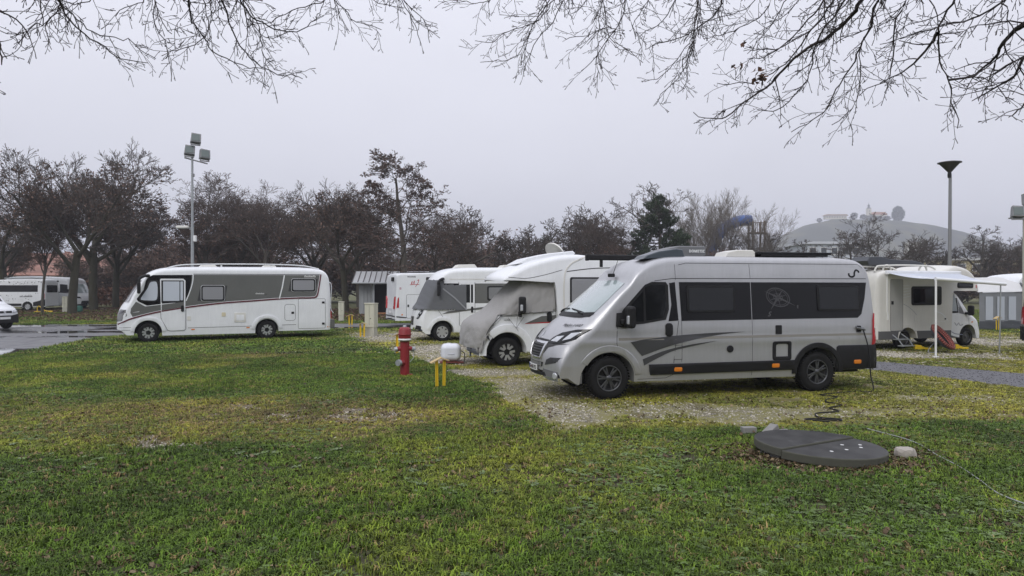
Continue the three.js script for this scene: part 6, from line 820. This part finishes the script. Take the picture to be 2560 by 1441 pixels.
// two lime trees beside and behind the viewer whose boughs hang into the top of the view
function overhang(seed, label, trunkAt, limbs, boughs) {
  const r = rng(seed), t = thing('overhanging_tree', label, 'tree', [trunkAt[0], 0, trunkAt[2]], 0, 'trees overhead'), o = new V3(trunkAt[0], 0, trunkAt[2]), T = [], C = [], tips = [];
  const smoothPts = (pts, n) => new THREE.CatmullRomCurve3(pts, false, 'centripetal').getSpacedPoints(n);
  const LP = []; for (const l of limbs) { const P = smoothPts(l.map(p => new V3(...p).sub(o)), 24); LP.push(...P); T.push({ p: P, r: P.map((_, i) => lerp(l === limbs[0] ? .24 : .12, .045, i / 24)), n: 10 }); }
  const rnd = s => new V3(r() - .5, r() - .5, r() - .5).multiplyScalar(s);
  function tw(p, d, len, rad, lev) {
    const n = Math.max(3, Math.round(len / .05)), P = [p.clone()], R = [rad], dir = d.clone(); let c = p.clone();
    for (let i = 1; i <= n; i++) { dir.add(rnd(.5)).add(new V3(0, -.03, 0)).normalize(); c = c.clone().addScaledVector(dir, len / n); P.push(c); R.push(Math.max(.0021, rad * (1 - .6 * i / n))); }
    R[n] = .0034; R[n - 1] = Math.max(.0021, R[n - 1]); C.push({ p: P, r: R, n: lev ? 3 : 4 }); tips.push(c);
    if (lev < 2) { const m = Math.round(len / (lev ? .10 : .085)); for (let k = 0; k < m; k++) { const f = .15 + .8 * (k + r()) / m, i = Math.min(n - 1, Math.floor(f * n)), ax = P[i + 1].clone().sub(P[i]).normalize(), s = rnd(1); s.addScaledVector(ax, -s.dot(ax)).normalize(); const a = .5 + .6 * r(); tw(P[i], ax.multiplyScalar(Math.cos(a)).addScaledVector(s, Math.sin(a)), len * (.25 + .3 * r()) * (1.1 - .5 * f), rad * .6, lev + 1); } }
  }
  for (const [r0, pts] of boughs) { const rad = r0 * 1.3;
    const Q = pts.map(p => new V3(...p).sub(o)), S = Q[0], d0 = S.clone().sub(Q[1]).normalize(); let main = Q;
    if (S.y > 3.95) { const near = LP.reduce((a, b) => a.distanceTo(S) < b.distanceTo(S) ? a : b), m = S.clone().addScaledVector(d0, .5).lerp(near, .25); main = [near, m.lerp(near, .3), ...Q]; }
    const len = new THREE.CatmullRomCurve3(main).getLength(), n = Math.max(8, Math.round(len / .07)), P = smoothPts(main, n); P.forEach((p, i) => { if (i) p.add(rnd(.022)); });
    const R = P.map((_, i) => lerp(rad * 1.15, .0032, Math.pow(i / n, .8))); (rad > .011 ? T : C).push({ p: P, r: R, n: rad > .011 ? 7 : 5 });
    const m = Math.round(len / .115); for (let k = 0; k < m; k++) { const f = .12 + .88 * (k + r()) / m, i = Math.min(n - 1, Math.floor(f * n)), ax = P[i + 1].clone().sub(P[i]).normalize(), s = rnd(1).add(new V3(0, -.12, 0)); s.addScaledVector(ax, -s.dot(ax)).normalize(); const a = .45 + .55 * r(); tw(P[i], ax.multiplyScalar(Math.cos(a)).addScaledVector(s, Math.sin(a)), (.15 + .42 * r()) * (1.15 - .5 * f), Math.min(.006, R[i] * .6), 0); }
  }
  mesh('trunk', tubesGeo(T), std([.030, .025, .024], .95), t); mesh('twigs', tubesGeo(C), std([.032, .024, .024], .9), t); return t;
}
{
  overhang(21, 'bare tree overhead whose twigs hang into the upper left', [-6.2, 0, 3.6], [[[-6.2, -.1, 3.6], [-6.1, 2.5, 3.5], [-5.6, 5.2, 2.2], [-4.6, 6.6, -1], [-3.6, 7.0, -4], [-2.8, 6.8, -6.5], [-1.2, 6.6, -8]], [[-5.6, 5.2, 2.2], [-5.8, 6.4, -.5], [-5.4, 6.6, -3.5], [-4.6, 6.2, -5.5]]], LEFT_BOUGHS);
  const t = overhang(33, 'bare tree overhead whose long drooping boughs hang into the upper right', [7.0, 0, 3.2], [[[7.0, -.1, 3.2], [6.9, 2.5, 3.0], [6.4, 5.0, 1.5], [5.4, 6.6, -1.5], [4.4, 7.0, -4.5], [2.8, 6.9, -6.8], [.6, 6.6, -8.4]], [[6.4, 5.0, 1.5], [6.2, 6.2, -1], [5.4, 6.3, -3.4], [4.2, 6.0, -5.4]]], RIGHT_BOUGHS);
  const r = rng(3), L = [], o = t.position; const at = (x, y, z, n, s) => { for (let i = 0; i < n; i++) L.push(new V3(x - o.x + (r() - .5) * s, y + (r() - .5) * s * 1.4, z - o.z + (r() - .5) * s)); }; at(2.22, 3.94, -6.33, 26, .10); at(2.10, 4.26, -6.4, 4, .03); at(2.05, 4.07, -6.5, 5, .03); at(2.12, 4.07, -6.45, 4, .03);
  mesh('dead_leaves', leafCloud(L, r, .032, [.10, .05, .03]), deadLeaf, t);
}
// the line of trees and shrubs behind the viewer that the van windows mirror
{ const r = rng(70); for (let i = 0; i < 7; i++) plant(i % 2 ? 'round' : 'spreading', 1 + i % 3, -24 + i * 8 + 2 * (r() - .5), -(19 + 7 * r()), 10 + 3 * r(), r() * 6, 'bare tree standing behind the viewer, seen only mirrored in windows', 'bare_tree', 'tree', twig, 'trees behind the viewer'); for (let i = 0; i < 12; i++) plant('thicket', 1 + i % 3, -30 + i * 5.4, -(25 + 5 * r()), 5.5 + 2 * r(), r() * 6, 'shrub behind the viewer, seen only mirrored in windows', 'shrub', 'shrub', twigRed, 'shrubs behind the viewer', 1.4); }
// ---------- far things ----------
{ // chapel hill
  const Q = 2 / 3, crest = [[250, 0], [420, 30], [520, 72], [585, 116], [640, 138], [690, 147], [760, 144], [800, 143], [860, 136], [900, 128], [955, 110], [1000, 97], [1060, 84], [1200, 60], [1500, 20], [1800, 0]];
  const H = x => { for (let i = 0; i < crest.length - 1; i++) if (x >= crest[i][0] && x <= crest[i + 1][0]) { const t = (x - crest[i][0]) / (crest[i + 1][0] - crest[i][0]); return lerp(crest[i][1], crest[i + 1][1], t * t * (3 - 2 * t) * .5 + t * .5); } return 0; };
  const nx = 150, nz = 70, v = [], c = [], ix = []; for (let i = 0; i <= nx; i++) for (let j = 0; j <= nz; j++) { const x = lerp(250, 1800, i / nx), d = lerp(1050, 2000, j / nz), s = (d - 1500) / 260, h = H(x) * Math.exp(-s * s) - 3 + (j ? 3 * fbm(x * .02, d * .02, 3) : 0); v.push(x * Q, h * Q, -d * Q); const w = fbm(x * .018 + 4, d * .018, 3), rows = .5 + .5 * Math.sin(x * .16 + d * .05); const k = w > .55 ? [.022, .028, .018] : w > .42 ? [.06 + .03 * rows, .065 + .02 * rows, .035] : [.038, .045, .026]; c.push(...k); }
  for (let i = 0; i < nx; i++) for (let j = 0; j < nz; j++) { const a = i * (nz + 1) + j; ix.push(a, a + nz + 1, a + 1, a + 1, a + nz + 1, a + nz + 2); }
  const g = new THREE.BufferGeometry(); g.setAttribute('position', new THREE.Float32BufferAttribute(v, 3)); g.setAttribute('color', new THREE.Float32BufferAttribute(c, 3)); g.setIndex(ix); g.computeVertexNormals(); tag(mesh('hill', g, std(0xffffff, .95, { vertexColors: true })), 0, 0, 0, 'structure');
  const r = rng(14), woodM = std(0xffffff, .9, { vertexColors: true });
  const far = (x, w, h, label, col, dens = 1, dz = 0) => { const t = thing('hill_tree', label, 'tree', [x * Q, (H(x) - 2) * Q, (-1500 + dz) * Q], 0, 'trees on the chapel hill'), L = []; t.scale.setScalar(Q); for (let i = 0; i < 900 * dens; i++) { const a = r() * 6.28, q = Math.pow(r(), .4), y = r(), R = w / 2 * Math.sqrt(Math.max(0, 1 - ((y - .5) / .52) ** 2)) * (.8 + .35 * n2(a * 1.4 + x, y * 5)); L.push(new V3(Math.cos(a) * q * R, h * (.12 + .88 * y), Math.sin(a) * q * R)); } mesh('crown', leafCloud(L, r, w * .10, col), woodM, t); mesh('trunk', cyl([0, -1, 0], [0, h * .5, 0], w * .035, w * .02, 6), bark, t); };
  far(823, 25, 33, 'big round dark tree beside the chapel on the hill', [.03, .045, .035], 1.6); far(655, 12, 9, 'low tree at the left shoulder of the hill', [.06, .06, .05], .4); for (const [x, w, h, l] of [[722, 16, 14, 'bushy tree right of the white chalet on the hill'], [742, 14, 11, 'small tree left of the chapel tower on the hill'], [757, 14, 10, 'low dark tree close left of the chapel tower'], [790, 18, 9, 'dark bush below the chapel roof'], [773, 14, 9, 'dark bush below the chapel tower']]) far(x, w, h, l, [.045, .05, .045], .5, 14);
  for (const [x, l] of [[594, 'slim tree at the left foot of the hill skyline'], [600, 'slim tree second at the left foot of the hill skyline']]) far(x, 5, 26, l, [.06, .06, .05], .25);
  const wm = std([.66, .63, .52], .8), rm = std([.50, .22, .13], .8), dk = std([.07, .07, .08], .7);
  { const t = thing('chapel', 'pale chapel with onion-topped tower on the hill', 'church', [763 * Q, (H(763) - 2) * Q, -1505 * Q]); t.scale.setScalar(Q); mesh('tower', bx(0, 13, 0, 8, 26, 8), wm, t); mesh('spire', lathe([[5, 26], [4.6, 27], [2.4, 29], [1.6, 30.5], [2.8, 32], [2.4, 33.5], [.7, 35], [.3, 39]], 8), dk, t); mesh('nave', bx(20, 7, 0, 32, 14, 10), wm, t); mesh('roof', v2roof([[4, 13], [8, 18.5], [31, 18.5], [38, 13]], -6, 6), rm, t); mesh('turret', lathe([[2.6, 17], [2.6, 19.5], [1, 22], [0, 23]], 8), dk, t); for (const y of [15, 21]) mesh('window', bx(0, y, 4.1, 1.8, 3, .2), dk, t); for (const x of [11, 18, 25, 32]) mesh('window', bx(x, 8, 5.1, 1.6, 4, .2), dk, t); }
  { const t = thing('chalet', 'long low white house on the left part of the hill top', 'house', [690 * Q, (H(690) - 2) * Q, -1503 * Q]); t.scale.setScalar(Q); mesh('wall', bx(0, 4, 0, 46, 8, 10), wm, t); mesh('roof', v2roof([[-26, 7.5], [-20, 10.5], [22, 10.5], [26, 7.5]], -7, 7), std([.42, .30, .22], .8), t); for (let k = 0; k < 8; k++) mesh('window', bx(-19 + k * 5.4, 4.4, 5.1, 2, 2.2, .2), dk, t); }
  const rg = []; { const v2 = [], i2 = []; for (let i = 0; i <= 60; i++) { const x = lerp(1500, 4200, i / 60), h = 150 + 90 * fbm(i * .12 + 3, 2, 3) * smooth(1500, 2000, x); v2.push(x * .42, -5, -1250, x * .42, h * .42, -1390, x * .42, -5, -1490); } for (let i = 0; i < 60; i++) for (const j of [0, 1]) { const a = i * 3 + j; i2.push(a, a + 3, a + 1, a + 1, a + 3, a + 4); } const q = new THREE.BufferGeometry(); q.setAttribute('position', new THREE.Float32BufferAttribute(v2, 3)); q.setIndex(i2); q.computeVertexNormals(); tag(mesh('far_ridge', q, std([.07, .085, .05], .95)), 0, 0, 0, 'structure'); }
}
{ // houses with tiled roofs beyond the left trees
  const house = (x, d, w, h, rh, turn, label, wc) => { const t = thing('house', label, 'house', [x, 0, -d], turn, 'houses beyond the left trees'), wm = std(wc, .85), dk = phys([.03, .035, .04], .2); mesh('wall', bx(0, h / 2, 0, w, h, 8), wm, t); const sl = Math.hypot(4.5, rh), n = 9, tones = [[.25, .135, .105], [.29, .155, .12], [.21, .12, .095]].map(q => std(q, .85)); for (const s of [1, -1]) for (let k = 0; k < n; k++) { const c = new THREE.BoxGeometry(w + 1, .12, sl / n + .05); c.rotateX(s * Math.atan2(rh, 4.5)); c.translate(0, h + rh * (1 - (k + .5) / n) + .05, s * 4.5 * (k + .5) / n); mesh('roof_course', c, tones[(k * 2) % 3], t); } mesh('gable', new THREE.ExtrudeGeometry(shape([[-4, 0], [4, 0], [0, rh]]), { depth: w - .1, bevelEnabled: false }).rotateY(Math.PI / 2).translate(-w / 2 + .05, h, 0), wm, t); for (let k = 0; k < Math.floor(w / 3); k++) { const f = mesh('window', bx(-w / 2 + 1.8 + k * 3, h * .6, 4.02, 1.1, 1.3, .06), std([.5, .4, .2], .7), t); mesh('pane', bx(-w / 2 + 1.8 + k * 3, h * .6, 4.06, .9, 1.1, .03), dk, f); } mesh('chimney', bx(w * .2, h + rh * .9, -1, .6, 1.4, .6), std([.3, .15, .11], .9), t); };
  house(-66, 100, 11, 3.4, 3.2, .25, 'white house with red tiled roof behind the distant camper van', [.55, .53, .48]); house(-58, 106, 9, 3.0, 3.4, -.4, 'house with red tiled roof between the big left trunks', [.45, .40, .36]); house(-75, 112, 10, 3.6, 3.4, .1, 'house with red tiled roof at the far left edge', [.5, .45, .4]);
}
{ // halls behind the trees on the right
  const hall = (x, d, w, h, turn, label, wc, n, rows, rc) => { const t = thing('hall', label, 'building', [x, 0, -d], turn, 'buildings beyond the right trees'), dk = phys([.08, .09, .10], .2); mesh('wall', bx(0, h / 2, 0, w, h, 12), std(wc, .8), t); mesh('roof', bx(0, h + .25, 0, w + 1.2, .5, 13), std(rc, .7), t); for (let j = 0; j < rows; j++) { mesh('ledge', bx(0, h * (j + .18) / rows, 6.1, w, .18, .2), std([.6, .6, .6], .7), t); for (let k = 0; k < n; k++) { const f = mesh('window', bx(-w / 2 + (k + .5) * w / n, h * (j + .6) / rows, 6.02, w / n * .6, h / rows * .45, .08), std([.6, .6, .58], .6), t); mesh('pane', bx(-w / 2 + (k + .5) * w / n, h * (j + .6) / rows, 6.07, w / n * .5, h / rows * .36, .04), dk, f); } } };
  hall(66, 150, 11, 10.6, 0, 'pale grey hall with banded front left of the bare crooked trees', [.45, .48, .52], 5, 3, [.5, .52, .55]); hall(92, 142, 34, 7.0, -.1, 'long yellowish building behind the trees at the right', [.44, .38, .22], 12, 2, [.5, .5, .5]); hall(72, 175, 12, 7.5, .1, 'reddish house roof between the bare trees at the right', [.36, .24, .18], 4, 2, [.30, .16, .13]);
  const b = thing('billboard', 'blank pale billboard on posts before the hill', 'billboard', [69.6, 0, -122], -.2); mesh('panel', bx(0, 8.6, 0, 2.9, 1.9, .12), std([.5, .5, .48], .7), b); mesh('frame', [bx(0, 9.65, 0, 3.3, .12, .2), bx(-1.6, 5, 0, .14, 9.4, .14), bx(1.6, 5, 0, .14, 9.4, .14)], M.galv, b);
}
{ // water slide
  const t = thing('water_slide', 'blue tube slide arching behind the pale trees', 'water slide', [29.0, 0, -95]), bl = phys([.02, .07, .24], .4, { clearcoat: .5 });
  mesh('tube', [tube([[-3.4, 1, 3], [-3.2, 4.5, 2.5], [-2.3, 7.4, 1.6], [-.8, 9.6, .8], [.8, 10.5, .2], [2.2, 10.9, -.2], [3.3, 10.9, -.4]], .75, 14, 50)], bl, t); for (const q of [.25, .5, .75]) mesh('tube_joint', [new THREE.TorusGeometry(.8, .06, 6, 20).rotateY(Math.PI / 2).rotateZ(lerp(1.2, .1, q)).translate(lerp(-3.0, 2.4, q), lerp(6, 11, Math.sqrt(q)) - (q > .6 ? .2 : .6), lerp(2.2, -.2, q))], std([.05, .12, .32], .5), t);
  const s = thing('slide_tower', 'brown slide tower with railings and stairs', 'tower', [33.2, 0, -95.5]), br = std([.12, .085, .06], .85); for (const [x, z] of [[-.8, -.8], [.8, -.8], [-.8, .8], [.8, .8]]) mesh('post', bx(x, 5.4, z, .22, 10.8, .22), br, s); for (const y of [3, 6, 9.2]) mesh('platform', bx(0, y, 0, 2.0, .16, 2.0), br, s); for (let k = 0; k < 18; k++) mesh('stair_tread', bx(.9 + k * .16, 9 - k * .42, 1.0, .5, .06, .9), br, s); mesh('stringer', [cyl([.8, 9.1, 1.45], [3.8, 1.2, 1.45], .09), cyl([.8, 9.1, .55], [3.8, 1.2, .55], .09)], br, s); for (let k = 0; k < 9; k++) mesh('baluster', bx(-.95 + k * .24, 9.9, 1.0, .05, 1.3, .05), br, s); mesh('handrail', bx(0, 10.55, 1.0, 2.1, .08, .08), br, s);
}
renderer.render(scene, camera);
